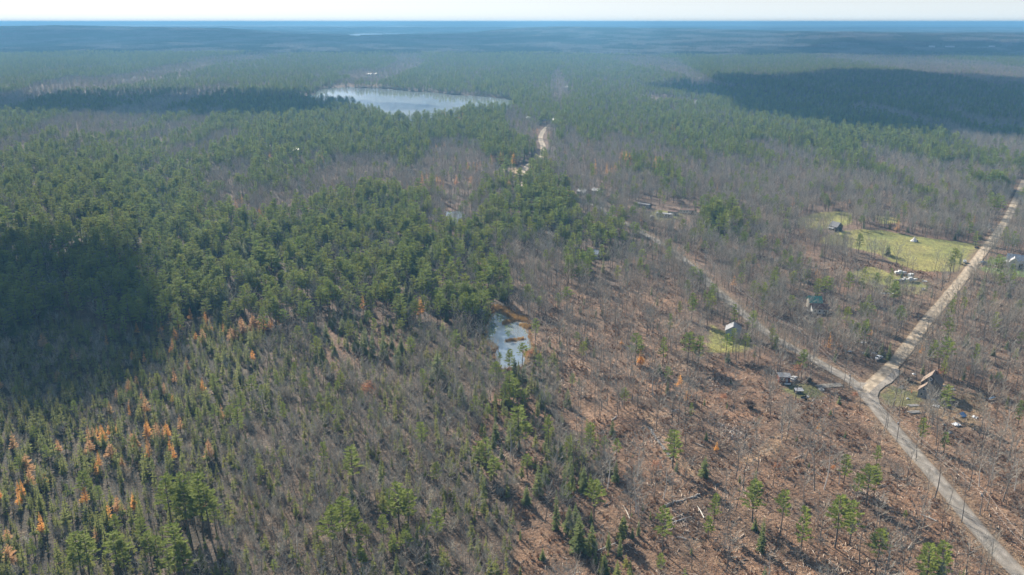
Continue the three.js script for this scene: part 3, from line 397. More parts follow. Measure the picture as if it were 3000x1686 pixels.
{ // red shed
  const o = site('red_shed', 118.5, -343.2, -0.12, 5, 'small red-brown shed with pale blue door and dark flat roof', 'shed');
  flat(o, 'wall', 4.6, 2.9, 3.6, 0, 1.75, 0, W.red); const g = bx(5.4, 0.18, 4.6, 0, 3.35, 0.1); g.rotateX(0.07); mesh('roof', g, W.slate, o); door(o, 0.9, 0.5, 1.83, 0.9, 2, 'z', W.blue); win(o, -1.1, 2, 1.83, 0.9, 0.8, 'z'); flat(o, 'deck', 4.4, 0.3, 2, 0.2, 0.3, 2.8, W.dark); flat(o, 'bench', 2.6, 0.4, 0.5, 1, 0.65, 3.6, W.trim);
  const s = site('woodshed', 121.1, -331.4, 0.06, 3, 'open woodshed with pale tin roof on the shed lawn', 'shed');
  const q = bx(3.5, 0.1, 2.4, 0, 1.9, 0); q.rotateX(0.22); mesh('roof', q, W.tin, s); for (const [x, z] of [[-1.6, -0.9], [1.6, -0.9], [-1.6, 0.9], [1.6, 0.9]]) mesh('post', cyl(0.08, 0.08, 1.8, x, 0.85, z), W.weathered, s); flat(s, 'back_wall', 3.2, 1.6, 0.1, 0, 0.85, -0.85, W.weathered); for (let i = 0; i < 8; i++) { const l = cyl(0.16, 0.16, 1.4, 0, 0, 0); l.rotateX(Math.PI / 2); l.translate(-1.2 + (i % 4) * 0.75, 0.2 + Math.floor(i / 4) * 0.34, 0); mesh('firewood', l, W.pole, s); }
  const c = site('trailer', 121.8, -325.1, 0.35, 2.5, 'black open utility trailer with white end board on the shed lawn', 'trailer');
  flat(c, 'bed', 3, 0.12, 1.7, 0, 0.6, 0, W.dark); flat(c, 'side_board', 3, 0.5, 0.08, 0, 0.9, 0.85, W.dark); flat(c, 'side_board', 3, 0.5, 0.08, 0, 0.9, -0.85, W.dark); flat(c, 'end_board', 0.08, 0.8, 1.7, 1.5, 1, 0, W.trim); for (const k of [-1, 1]) { const w = cyl(0.32, 0.32, 0.2, 0, 0, 0, 12); w.rotateX(Math.PI / 2); w.translate(0, 0.32, k * 0.95); mesh('wheel', w, W.tyre, c); } flat(c, 'drawbar', 1.4, 0.08, 0.1, -2.1, 0.5, 0, W.steel);
  const f = site('stone_well', 132.0, -334.4, 0, 2, 'round stone well beside the grey driveway', 'well'); for (let i = 0; i < 14; i++) { const a = i / 14 * 6.283, g2 = new THREE.DodecahedronGeometry(0.3, 0); g2.rotateY(i); g2.translate(Math.cos(a) * 0.95, 0.25 + 0.05 * (i % 3), Math.sin(a) * 0.95); mesh('stone', g2, W.concrete, f); } mesh('post', cyl(0.06, 0.06, 1.6, 0.1, 0.8, 0), W.pole, f);
  const p = site('white_board', 125.1, -324.5, -0.5, 0, 'long white board lying on the shed lawn', 'board'); flat(p, 'panel', 0.5, 0.08, 2.6, 0, 0.1, 0, W.trim); flat(p, 'batten', 0.08, 0.06, 2.5, 0.18, 0.17, 0, W.weathered);
}
{ // white farmhouse at the edge
  const o = site('white_farmhouse', 322.6, -525.7, -0.5, 15, 'white farmhouse with grey roofs at the end of the pale driveway', 'house');
  block(o, { w: 7, d: 11, h: 4.6, rise: 3, wall: W.white, roof: W.tin, axis: 'x', z: -2 }); block(o, { w: 5.4, d: 5, h: 4.2, rise: 2.6, x: -1.5, z: 3.4, wall: W.white, roof: W.tin, name: 'gable_wing' }); block(o, { w: 6.4, d: 9, h: 3.2, rise: 2.8, x: 7.6, z: 7.6, wall: W.white, roof: W.tin, name: 'garage_wall' });
  for (const x of [-2.4, -0.6]) { win(o, x, 1.7, 5.94, 0.8, 1.2, 'z', W.slate); } win(o, -1.5, 4.2, 5.94, 0.8, 1.1, 'z', W.slate); win(o, -4.2, 2, 1.54, 0.9, 1.2, 'z', W.slate); win(o, 3.2, 2, 1.54, 0.9, 1.2, 'z', W.slate); win(o, 6.4, 1.6, 12.14, 1.2, 1, 'z', W.slate); door(o, 8.6, 0.05, 12.14, 2.4, 2.2, 'z', W.grey); door(o, 2, 0.2, 1.54, 0.9, 2, 'z', W.dark); mesh('chimney', bx(0.8, 2.4, 0.8, 2.2, 8, -2), W.rust, o); flat(o, 'porch_roof', 4.2, 0.15, 2.6, -7, 2.7, -1, W.tin); for (const z of [-2.1, 0.1]) mesh('post', cyl(0.08, 0.08, 2.6, -8.8, 1.3, z), W.trim, o);
}
{ // grey barn, tent
  const o = site('grey_barn', 244.0, -627.4, 0.55, 7, 'weathered grey barn with a pale lean-to at the meadow edge', 'barn');
  block(o, { w: 6.6, d: 7, h: 3.2, rise: 3, wall: W.weathered, roof: W.slate }); flat(o, 'barn_door', 2.2, 2.6, 0.12, 0.4, 1.35, 3.53, W.dark); win(o, 0, 4.4, 3.53, 0.8, 0.8, 'z', W.weathered); const q = bx(3.6, 0.12, 5, -4.9, 2.4, -0.4); mesh('lean_to_roof', q, W.tin, o); for (const z of [-2.6, 1.8]) mesh('post', cyl(0.09, 0.09, 2.3, -6.4, 1.15, z), W.pole, o);
  const t = site('bell_tent', 287.4, -592.1, 0.2, 3.5, 'white pointed tent pitched alone on the yellow meadow', 'tent'); const canvas = leafy(0.78, 0.76, 0.74, 0.3);
  for (let i = 0; i < 8; i++) { const a = i / 8 * 6.283, b = (i + 1) / 8 * 6.283, T = new Tri(), A = [Math.cos(a) * 2.6, 0.3, Math.sin(a) * 2.6], B = [Math.cos(b) * 2.6, 0.3, Math.sin(b) * 2.6], m = (p, k) => [p[0] * k, 0.3 + (1 - k) * 3.1 - 0.35 * Math.sin(k * 3.14) , p[2] * k]; T.quad(A, B, m(B, 0.55), m(A, 0.55)); T.tri(m(A, 0.55), m(B, 0.55), [0, 3.4, 0]); T.quad([A[0], 0, A[2]], [B[0], 0, B[2]], B, A); mesh('canvas_panel', T.geo(), canvas, t); } mesh('pole', cyl(0.05, 0.05, 3.7, 0, 1.85, 0), W.pole, t); mesh('doorway', bx(0.9, 1.5, 0.1, 0.9, 0.75, 2.25), W.weathered, t);
}
{ // green-roofed house
  const o = site('green_roof_house', 166.0, -439.4, -0.12, 9, 'house with green metal roof and lower brown-roofed front wing', 'house');
  block(o, { w: 7, d: 6.6, h: 4.4, rise: 2.6, x: -1, z: -4, wall: W.cream, roof: W.green, axis: 'x', name: 'rear_wall' }); block(o, { w: 6, d: 8, h: 2.7, rise: 1.9, x: 0.4, z: 2.3, wall: W.white, roof: W.rust, axis: 'x' });
  for (const x of [-2.4, 0, 2.4]) win(o, x, 1.5, 5.34, 0.9, 1, 'z'); door(o, 3.4, 0.1, 5.34, 0.9, 2, 'z', W.dark); flat(o, 'deck', 2, 0.3, 4, -4.7, 0.4, 2.3, W.weathered); for (const z of [0.6, 2.3, 4]) mesh('railing_post', bx(0.1, 1, 0.1, -5.6, 1, z), W.trim, o);
}
function mobileHome(x, z, turn, len, wall, roof, label) { const o = site('mobile_home', x, z, turn, len * 0.55, label, 'mobile home'); flat(o, 'wall', len, 2.5, 3.6, 0, 1.75, 0, wall); block(o, { w: 3.9, d: len, h: 0.1, rise: 0.5, y: 2.98, wall, roof, axis: 'x', over: 0.2, name: 'gable', thick: 0.1 }); flat(o, 'skirting', len - 0.2, 0.5, 3.4, 0, 0.25, 0, W.weathered); for (let q = -len / 2 + 1.2; q < len / 2 - 1; q += 2.3) win(o, q, 2, 1.83, 1, 0.9, 'z', W.steel); door(o, len * 0.32, 0.55, 1.84, 0.9, 1.95, 'z', W.dark); flat(o, 'step', 1.2, 0.4, 0.8, len * 0.32, 0.2, 2.3, W.weathered); return o; }
mobileHome(111.5, -709.4, -0.75, 13, W.grey, W.slate, 'long grey mobile home with a slate roof nearest the bare orchard');
mobileHome(122.9, -672.9, -0.5, 13, W.white, W.tin, 'white mobile home with pale tin roof amid parked cars');
mobileHome(131.0, -680.3, -0.5, 8, W.cream, W.rust, 'small cream mobile home with brown roof tucked behind the white one');
mobileHome(143.8, -686.0, -0.32, 12, W.white, W.rust, 'white mobile home with rust-red roof and dark windows standing apart');
function cottage(x, z, turn, w, d, h, rise, wall, roof, label, chimney) { const o = site('cottage', x, z, turn, Math.max(w, d) * 0.8, label, 'house'); block(o, { w, d, h, rise, wall, roof }); win(o, -w * 0.25, h * 0.55, d / 2 + 0.04, 1, 1.1, 'z'); win(o, w * 0.25, h * 0.55, d / 2 + 0.04, 1, 1.1, 'z'); for (const q of [-0.25, 0.25]) { win(o, w / 2 + 0.04, h * 0.55, d * q, 1, 1.1, 'x'); win(o, -w / 2 - 0.04, h * 0.55, d * q, 1, 1.1, 'x'); } door(o, 0, 0.1, d / 2 + 0.05, 1, 2.1, 'z', W.dark); if (chimney) mesh('chimney', bx(0.7, 2, 0.7, w * 0.2, h + rise, 0), W.rust, o); return o; }
cottage(55.2, -550.0, 0.9, 6.5, 8, 3.2, 1.8, W.white, W.blue, 'white cottage with pale blue roof hidden in pines below the road');
cottage(109.9, -398.3, -0.3, 7, 7, 4.6, 2.2, W.blue, W.slate, 'pale blue house half hidden by pines beside the main road');
cottage(64.4, -765.9, 0.8, 7, 9, 3, 1.8, W.white, W.tin, 'white cottage with bright tin roof left of the road bend');
cottage(77.4, -770.6, 0.7, 6, 8, 3, 1.8, W.cream, W.tin, 'cream cottage with tin roof behind pines at the bend');
cottage(87.7, -732.3, 0.9, 6, 12, 3, 1.6, W.cream, W.rust, 'low cream house with brown roof along the road bend');
cottage(111.1, -663.9, -0.1, 3.6, 3.2, 2.2, 0.8, W.grey, W.tin, 'tiny grey shed on the lawn below the mobile homes');
for (const [x, z, t, w, d, m, r, label] of [
  [27.9, -1371.5, 0.5, 8, 11, W.white, W.tin, 'white lake road house with tin roof, leftmost of the far cluster'], [42.3, -1378.7, 0.2, 8, 10, W.cream, W.slate, 'cream house with slate roof in the lake road cluster'], [53.8, -1379.0, 0.9, 8, 11, W.white, W.slate, 'white house with slate roof in the lake road cluster'], [66.7, -1350.8, 0.3, 9, 12, W.blue, W.tin, 'pale blue house rightmost of the lake road cluster'],
  [-254.3, -1015.1, 0.6, 9, 10, W.white, W.tin, 'lone white house with tin roof deep in the left woods'], [-394.4, -2560.4, 0.4, 14, 18, W.white, W.tin, 'large white house on the hill beyond the lake'], [-410.8, -2536.6, 1, 12, 16, W.cream, W.tin, 'cream house beside the large white one beyond the lake'], [-221.4, -2320.5, 0.2, 14, 22, W.blue, W.slate, 'long pale blue house above the far lake shore'], [-181.4, -2312.6, 0.7, 12, 16, W.white, W.slate, 'white house with slate roof above the far lake shore'], [-159.4, -2336.5, 0.1, 12, 18, W.cream, W.tin, 'cream house furthest right above the far lake shore'],
  [-918.6, -1858.9, 0.5, 13, 16, W.white, W.rust, 'white house with red roof alone in the far left woods'], [466.8, -1423.4, 0.3, 11, 14, W.white, W.tin, 'white house with bright roof at the edge of the cloud shadow'], [450.2, -1438.8, 0.8, 10, 14, W.red, W.rust, 'dark red house at the edge of the cloud shadow'], [130.8, -2057.3, 0.4, 12, 15, W.white, W.tin, 'white house far up the right-hand road'], [359.1, -1673.6, 0.2, 10, 13, W.white, W.tin, 'white house beside the far open field'],
]) { const o = site('far_house', x, z, t, Math.max(w, d), label, 'house'); block(o, { w, d, h: 4, rise: 2.6, wall: m, roof: r }); for (const q of [-0.25, 0.25]) win(o, w * q, 2.2, d / 2 + 0.05, 1.2, 1.4, 'z'); door(o, 0, 0.1, d / 2 + 0.05, 1.2, 2.2, 'z', W.dark); }
// farm on the right-hand ridge, radio mast
for (const [x, z, w, d, label] of [[1985, -4190, 16, 26, 'white barn on the far ridge, leftmost of three farm buildings'], [2075, -4200, 12, 40, 'long white shed on the far ridge, middle of three'], [2290, -4230, 12, 26, 'pale farm building on the far ridge, right of the others']]) { const o = thing('far_barn', x, heightAt(x, z), z, 1.2, label, 'barn'); block(o, { w, d, h: 7, rise: 4, wall: W.white, roof: W.tin }); flat(o, 'barn_door', 4, 4.5, 0.2, 0, 2.3, d / 2 + 0.1, W.dark); }
const FARFIELDS = [region([[1480, -4150], [2420, -4120], [2480, -4330], [1500, -4360]]), region([[-260, -3900], [-120, -3880], [-110, -3980], [-250, -4000]]), region([[420, -3720], [560, -3700], [560, -3790], [430, -3800]])];
{ const o = thing('radio_mast', 110, heightAt(110, -6950), -6950, 0, 'thin radio mast on the crest right of the far lake', 'mast'); mesh('lattice', join([[-1, 0], [0.6, 0.9], [0.6, -0.9]].map(([x, z]) => cyl(0.2, 0.4, 40, x, 20, z, 5))), W.steel, o); mesh('antenna', cyl(0.15, 0.15, 6, 0, 43, 0, 5), W.steel, o); }

// vehicles
function car(x, z, turn, paintM, label, kind = 'car', group) {
  const o = site(kind === 'pickup' ? 'pickup_truck' : 'parked_car', x, z, turn, 3, label, kind === 'pickup' ? 'pickup' : 'car', group); o.position.y += 0.28;
  const side = kind === 'pickup' ? [[-2.5, 0.45], [2.5, 0.45], [2.5, 0.95], [1.1, 1.05], [0.6, 1.7], [-0.9, 1.75], [-1, 1.05], [-2.5, 1.05]] : [[-2.2, 0.4], [2.2, 0.4], [2.25, 0.85], [1.25, 1], [0.6, 1.45], [-1, 1.48], [-1.7, 1.02], [-2.2, 0.98]];
  const g = new THREE.ExtrudeGeometry(new THREE.Shape(side.map(([a, b]) => new THREE.Vector2(a, b))), { depth: 1.6, bevelEnabled: true, bevelSize: 0.08, bevelThickness: 0.1, bevelSegments: 2 }); g.translate(0, 0, -0.8); mesh('body', g, paintM, o);
  const top = kind === 'pickup' ? [[0.85, 1.08], [0.5, 1.62], [-0.8, 1.66], [-0.85, 1.08]] : [[1.05, 1.02], [0.52, 1.38], [-0.92, 1.4], [-1.4, 1.02]]; for (const k of [-1, 1]) { const s = new THREE.ShapeGeometry(new THREE.Shape(top.map(([a, b]) => new THREE.Vector2(a, b)))); s.translate(0, 0, k * 0.915); mesh('side_window', s, W.glass, o); }
  const ws = (a, b) => { const T = new Tri(); T.quad([a[0], a[1], -0.72], [a[0], a[1], 0.72], [b[0], b[1], 0.66], [b[0], b[1], -0.66]); return T.geo(); }; mesh('windscreen', kind === 'pickup' ? ws([1.19, 1.12], [0.74, 1.7]) : ws([1.3, 1.08], [0.75, 1.45]), W.glass, o); mesh('rear_window', kind === 'pickup' ? ws([-1.09, 1.15], [-1.02, 1.7]) : ws([-1.74, 1.1], [-1.18, 1.47]), W.glass, o);
  for (const [a, b] of [[-1.35, -0.82], [-1.35, 0.82], [1.4, -0.82], [1.4, 0.82]]) { const w = cyl(0.33, 0.33, 0.24, 0, 0, 0, 14); w.rotateX(Math.PI / 2); w.translate(a, 0.33, b); const t = mesh('wheel', w, W.tyre, o); const h = cyl(0.18, 0.18, 0.26, 0, 0, 0, 10); h.rotateX(Math.PI / 2); h.translate(a, 0.33, b); mesh('rim', h, W.steel, t); }
  for (const k of [-0.6, 0.6]) { mesh('headlight', bx(0.06, 0.16, 0.35, kind === 'pickup' ? 2.6 : 2.3, 0.75, k), W.trim, o); mesh('tail_light', bx(0.06, 0.16, 0.3, kind === 'pickup' ? -2.6 : -2.3, 0.85, k), W.red, o); }
  return o;
}
const shine = (r, g, b) => mat(r, g, b, 0.25);
car(305.9, -533.9, 0.35, shine(0.07, 0.13, 0.2), 'dark blue car at the mouth of the pale driveway'); car(295.0, -535.8, 1.1, shine(0.62, 0.66, 0.7), 'white car half hidden by a fir at the meadow corner'); car(170.4, -368.8, 0.7, shine(0.66, 0.68, 0.72), 'white pickup parked where the side road starts', 'pickup'); car(231.6, -491.5, 0.2, shine(0.09, 0.06, 0.07), 'dark maroon car in the boat yard'); car(234.5, -491.9, 0.4, shine(0.05, 0.06, 0.08), 'black car beside the maroon one in the boat yard');
car(111.1, -686.0, 0.5, shine(0.05, 0.08, 0.12), 'dark car beside the grass left of the white mobile home'); car(118.6, -678.4, 0.1, shine(0.5, 0.52, 0.55), 'silver car at the corner of the white mobile home'); car(123.2, -672.2, -0.3, shine(0.3, 0.33, 0.4), 'grey-blue car before the white mobile home'); car(88.7, -726.0, 0.8, shine(0.06, 0.07, 0.09), 'black car by the low cream house'); car(123.5, -344.9, 0.9, shine(0.66, 0.67, 0.68), 'white car under the small brown tree beside the red shed');
function boat(x, z, turn, s, label) { const o = site('boat', x, z, turn, 4, label, 'boat', 'boats in the yard'); const sh = new THREE.Shape(); sh.moveTo(-3, -1); sh.lineTo(1, -1.05); sh.quadraticCurveTo(2.8, -0.7, 3.6, 0); sh.quadraticCurveTo(2.8, 0.7, 1, 1.05); sh.lineTo(-3, 1); sh.lineTo(-3, -1); const g = new THREE.ExtrudeGeometry(sh, { depth: 0.8, bevelEnabled: true, bevelSize: 0.15, bevelThickness: 0.25 }); g.rotateX(-Math.PI / 2); g.translate(0, 0.75, 0); g.scale(s, s, s); mesh('hull', g, W.white, o); mesh('cabin', bx(1.8 * s, 0.8 * s, 1.5 * s, -0.3 * s, 2.2 * s, 0), W.trim, o); mesh('windscreen', bx(0.08 * s, 0.5 * s, 1.3 * s, 0.68 * s, 2.2 * s, 0), W.glass, o); for (const k of [-1.6, 1.2]) mesh('stand', bx(0.3, 0.7, 1.4, k * s, 0.35, 0), W.pole, o); }
boat(241.7, -509.9, -0.1, 1, 'white cabin boat on stands by the birches above the boat yard'); boat(240.6, -492.9, 0.1, 1.1, 'long white boat in the middle of the boat yard'); boat(237.3, -493.6, 0.25, 0.9, 'shorter white boat on the left side of the boat yard');
{ const o = site('camper_trailer', 244.6, -501.9, 0.5, 3, 'small white camper above the boats', 'camper'); flat(o, 'shell', 3.6, 1.8, 1.9, 0, 1.5, 0, W.trim); flat(o, 'side_window', 1, 0.6, 0.06, -0.4, 1.7, 0.97, W.glass); flat(o, 'door', 0.6, 1.5, 0.06, 1, 1.4, 0.97, W.grey); for (const k of [-1, 1]) { const w = cyl(0.3, 0.3, 0.2, 0, 0, 0, 12); w.rotateX(Math.PI / 2); w.translate(0, 0.3, k * 0.9); mesh('wheel', w, W.tyre, o); }
  const s = site('skiff', 240.8, -476.4, 0.9, 2.5, 'white skiff lying alone at the boat yard edge', 'boat'); const T = new Tri(), st = [[-1.8, 0.7], [0.4, 0.75], [1.4, 0.45], [2, 0]]; for (let i = 0; i < 3; i++) for (const k of [-1, 1]) { T.quad([st[i][0], 0.75, k * st[i][1]], [st[i + 1][0], 0.8, k * st[i + 1][1]], [st[i + 1][0] * 0.9, 0.15, k * st[i + 1][1] * 0.5], [st[i][0], 0.1, k * st[i][1] * 0.5]); T.tri([st[i][0], 0.1, k * st[i][1] * 0.5], [st[i + 1][0] * 0.9, 0.15, k * st[i + 1][1] * 0.5], [st[i][0], 0.08, 0]); } mesh('hull', T.geo(), W.white, s); for (const x of [-1.2, 0, 0.9]) mesh('thwart', bx(0.25, 0.05, 1.1, x, 0.6, 0), W.weathered, s); mesh('transom', bx(0.06, 0.65, 1.3, -1.8, 0.42, 0), W.white, s); }
{ const o = site('garden_tractor', 321.9, -572.0, 0.4, 2, 'small red tractor under the pine by the side road', 'tractor'); flat(o, 'hood', 1.2, 0.6, 0.7, 0.6, 1, 0, W.red); flat(o, 'seat', 0.5, 0.7, 0.6, -0.5, 1.1, 0, W.dark); flat(o, 'chassis', 2, 0.3, 0.6, 0, 0.6, 0, W.red); for (const [x, z, r] of [[-0.6, 0.6, 0.55], [-0.6, -0.6, 0.55], [0.9, 0.5, 0.32], [0.9, -0.5, 0.32]]) { const w = cyl(r, r, 0.3, 0, 0, 0, 12); w.rotateX(Math.PI / 2); w.translate(x, r, z); mesh('wheel', w, W.tyre, o); } mesh('steering_wheel', (() => { const g = new THREE.TorusGeometry(0.22, 0.03, 5, 10); g.rotateY(1.2); g.translate(-0.05, 1.4, 0); return g; })(), W.dark, o); }

// brown house yard
{ const blueTarp = mat(0.1, 0.26, 0.5, 0.5), paleTarp = mat(0.6, 0.62, 0.65, 0.6), rag = (seed, s, bump) => { const g = new THREE.PlaneGeometry(s, s, 7, 7); g.rotateX(-Math.PI / 2); const P = g.attributes.position; for (let i = 0; i < P.count; i++) P.setY(i, bump * (0.5 + 0.5 * N2(P.getX(i) * 1.3 + seed, P.getZ(i) * 1.3)) * (1.1 - Math.hypot(P.getX(i), P.getZ(i)) / s)); const q = g.toNonIndexed(); q.computeVertexNormals(); return q; };
  const a = site('tarp_shelter', 178.7, -308.8, 0.5, 2.5, 'bright blue tilted tarp shelter in the junk behind the brown house', 'shelter'); const g = bx(2.6, 0.06, 2.2, 0, 1.3, 0); g.rotateX(0.5); mesh('tarp', g, blueTarp, a); for (const [x, z, h] of [[-1.2, -0.9, 1.8], [1.2, -0.9, 1.8], [-1.2, 0.9, 0.7], [1.2, 0.9, 0.7]]) mesh('post', cyl(0.05, 0.05, h, x, h / 2, z), W.pole, a); for (let i = 0; i < 4; i++) flat(a, 'crate', 0.6, 0.5, 0.5, -0.8 + i * 0.55, 0.25, 0.3 + (i % 2) * 0.4, W.weathered, i);
  const b = site('collapsed_canopy', 173.0, -301.2, 0.3, 2.5, 'crumpled pale canopy collapsed on bare soil', 'canopy'); mesh('fabric', rag(3, 2.8, 1.6), paleTarp, b); for (const t of [0.4, 2.1]) { const q = cyl(0.03, 0.03, 2.6, 0, 0, 0, 5); q.rotateZ(1.1); q.rotateY(t); q.translate(0, 0.7, 0); mesh('frame_pole', q, W.steel, b); }
  const c = site('slide', 199.8, -325.4, 0.5, 2, 'long pale blue slide lying at the right end of the yard', 'slide'); flat(c, 'chute', 4, 0.12, 0.7, 0, 0.55, 0, mat(0.45, 0.62, 0.72, 0.4)); for (const k of [-0.36, 0.36]) flat(c, 'side_rail', 4, 0.25, 0.06, 0, 0.68, k, mat(0.55, 0.68, 0.75, 0.4)); flat(c, 'end_foot', 0.5, 0.55, 0.8, -1.9, 0.28, 0, blueTarp);
  for (const [x, z, n, label] of [[164.2, -319.0, 6, 'smaller stack of grey planks on the lawn edge'], [161.5, -312.4, 12, 'larger stack of long grey planks below the lawn']]) { const o = site('plank_stack', x, z, 0.12, 2.8, label, 'planks'); for (let i = 0; i < n; i++) flat(o, 'plank', 4.6 + (i % 3) * 0.4, 0.07, 0.24, (i % 4) * 0.15, 0.14 + Math.floor(i / 6) * 0.2, -0.9 + (i % 6) * 0.36, i % 3 ? W.weathered : W.tin, (i % 5 - 2) * 0.03); for (const k of [-1.4, 1.4]) flat(o, 'bearer', 0.12, 0.1, 2.4, k, 0.05, 0, W.pole); }
  const heaps = [[179.2, -351.5, 'white crumpled sheet in the dry grass behind the brown house', paleTarp, 1.6], [173.3, -318.5, 'pale heap of sheeting beside the lone dark pine', paleTarp, 2.4], [188.3, -335.0, 'white bundle right of the brown house', W.trim, 1.6], [175.0, -324.8, 'light blue sheet at the foot of the brown house', mat(0.4, 0.58, 0.68, 0.6), 1.8], [167.3, -336.6, 'dark tarp over a heap at the lawn top', W.dark, 2.4], [186.5, -338.5, 'pale scrap heap at the right wall of the brown house', W.cream, 2.2], [181.3, -324.5, 'cream heap behind the lone dark pine', W.cream, 1.8], [183.8, -308.3, 'pale scrap heap right of the blue tarp', W.tin, 2], [167.2, -294.7, 'small grey sheet in the brush near the road', W.tin, 1.4], [164.9, -325.7, 'white bags lying on the lawn', W.trim, 1.1], [168.4, -301.5, 'tan roll of sheeting beside the canopy', W.cream, 1.1], [171.8, -390.7, 'white sheeting under the pines by the side road', paleTarp, 3], [171.6, -376.6, 'white heap left of the white pickup', W.trim, 2.2], [167.0, -376.2, 'grey scrap heap under the pines by the side road', W.tin, 2.4], [160.7, -378.9, 'small pale sheet in the trees above the main road', paleTarp, 1.6], [215.0, -470.3, 'pale scrap heap at the lower left of the boat yard', W.tin, 3], [219.0, -470.3, 'bluish scrap heap at the bottom of the boat yard', paleTarp, 3], [249.0, -492.9, 'grey scrap heap right of the boats', W.tin, 3], [208.2, -494.4, 'cream sheet left of the boat yard', W.cream, 2]];
  heaps.forEach(([x, z, label, m, s], i) => { const o = site('scrap_heap', x, z, i, 1, label, 'scrap'); mesh('sheet', rag(i * 3, s, 0.7), m, o); flat(o, 'board', s * 0.9, 0.06, 0.25, 0.1, 0.55, 0.2, W.weathered, i); flat(o, 'box', 0.5, 0.4, 0.4, s * 0.3, 0.2, -s * 0.3, i % 2 ? W.trim : W.dark, i * 2); });
}
{ // person in an orange jacket on the lawn: one body grown from joints
  const o = site('person', 168.3, -330.0, 0.5, 1.5, 'person in a bright orange jacket standing on the lawn before the brown house', 'person');
  const bones = [[[-0.1, 0.05, 0.03], [-0.1, 0.48, 0.01], 0.055, 0.065], [[-0.1, 0.48, 0.01], [-0.09, 0.92, 0], 0.07, 0.1], [[0.11, 0.05, -0.05], [0.11, 0.48, -0.02], 0.055, 0.065], [[0.11, 0.48, -0.02], [0.09, 0.92, 0], 0.07, 0.1], [[-0.1, 0.05, 0.03], [-0.11, 0.04, 0.2], 0.05, 0.045], [[0.11, 0.05, -0.05], [0.12, 0.04, 0.12], 0.05, 0.045], [[0, 0.95, 0], [0, 1.38, 0], 0.17, 0.2], [[0, 1.4, 0], [0, 1.52, 0.01], 0.07, 0.06], [[0, 1.6, 0.02], [0, 1.68, 0.01], 0.1, 0.1], [[-0.21, 1.4, 0], [-0.27, 1.14, 0.02], 0.075, 0.06], [[-0.27, 1.14, 0.02], [-0.22, 0.9, 0.1], 0.055, 0.045], [[0.21, 1.4, 0], [0.28, 1.15, 0], 0.075, 0.06], [[0.28, 1.15, 0], [0.18, 1.02, 0.2], 0.055, 0.045], [[-0.22, 0.9, 0.1], [-0.21, 0.8, 0.13], 0.045, 0.035], [[0.18, 1.02, 0.2], [0.12, 1.0, 0.28], 0.045, 0.035], [[0, 1.6, 0.11], [0, 1.58, 0.14], 0.025, 0.02]];
  const field = (x, y, z) => { let d = 1e9; for (const [a, b, r, s] of bones) { const ux = b[0] - a[0], uy = b[1] - a[1], uz = b[2] - a[2], t = clamp(((x - a[0]) * ux + (y - a[1]) * uy + (z - a[2]) * uz) / (ux * ux + uy * uy + uz * uz)), q = Math.hypot(x - a[0] - t * ux, y - a[1] - t * uy, z - a[2] - t * uz) - lerp(r, s, t), k = 0.04, h = clamp(0.5 + 0.5 * (d - q) / k); d = d > 1e8 ? q : lerp(d, q, h) - k * h * (1 - h); } return d; };
  const mc = new MarchingCubes(72, new THREE.MeshStandardMaterial(), false, false, 60000); mc.isolation = 0; for (let z = 0, i = 0; z < 72; z++) for (let y = 0; y < 72; y++) for (let x = 0; x < 72; x++, i++) mc.field[i] = -field((x / 36 - 1) * 0.95, (y / 36 - 1) * 0.95 + 0.9, (z / 36 - 1) * 0.95); mc.update();
  const n = mc.count, P = mc.positionArray.slice(0, n * 3), C = new Float32Array(n * 3); for (let i = 0; i < n; i++) { const x = P[i * 3] *= 0.95, y = P[i * 3 + 1] = P[i * 3 + 1] * 0.95 + 0.9, z = P[i * 3 + 2] *= 0.95, hand = (x < -0.15 && y < 0.88 && y > 0.7) || (z > 0.22 && y > 0.9 && y < 1.1); C.set(y < 0.11 ? [0.03, 0.025, 0.02] : hand ? [0.45, 0.28, 0.2] : y < 0.9 ? [0.16, 0.17, 0.2] : y < 1.5 ? [0.75, 0.2, 0.02] : y > 1.66 ? [0.75, 0.2, 0.02] : [0.45, 0.28, 0.2], i * 3); }
  const g = new THREE.BufferGeometry(); g.setAttribute('position', new THREE.BufferAttribute(P, 3)); g.setAttribute('color', new THREE.BufferAttribute(C, 3)); g.computeVertexNormals(); mesh('body', g, mat(1, 1, 1, 0.8, { vertexColors: true }), o); mesh('cap', (() => { const q = new THREE.SphereGeometry(0.115, 10, 6, 0, 6.283, 0, 1.5); q.translate(0, 1.68, 0.01); return q; })(), mat(0.75, 0.2, 0.02), o);
}
// utility poles and wires
const POLES = [[146.3, -208.5, 8.6], [149.0, -238.1, 8.6], [144.0, -287.9, 9], [143.6, -334.3, 8.2], [140.3, -369.9, 9], [138.7, -385.1, 9], [127.9, -427.7, 9], [122.8, -522.4, 9]];
const poleWords = ['utility pole at the lower right corner beside the gravel road', 'leaning utility pole above the gravel road, second from the corner', 'utility pole beside the road below the plank stacks', 'utility pole standing at the road junction', 'utility pole among bare trees above the junction', 'utility pole by the road below the green-roofed house', 'utility pole at the road bend left of the green-roofed house', 'farthest utility pole along the main road'];
function pole(x, z, h, turn, label) { const o = site('utility_pole', x, z, turn, 1, label, 'utility pole', 'utility poles along the roads'); mesh('post', cyl(0.12, 0.17, h, 0, h / 2, 0, 8), W.pole, o); mesh('crossarm', bx(2.2, 0.13, 0.12, 0, h - 0.5, 0.12), W.pole, o); for (const k of [-1, 0, 1]) mesh('insulator', cyl(0.06, 0.07, 0.25, k * 0.95, h - 0.3, 0.12, 6), W.trim, o); mesh('transformer', cyl(0.26, 0.26, 0.8, 0.3, h - 1.6, 0.3, 8), W.steel, o); return [x, gy(x, z) + h - 0.2, z, turn]; }
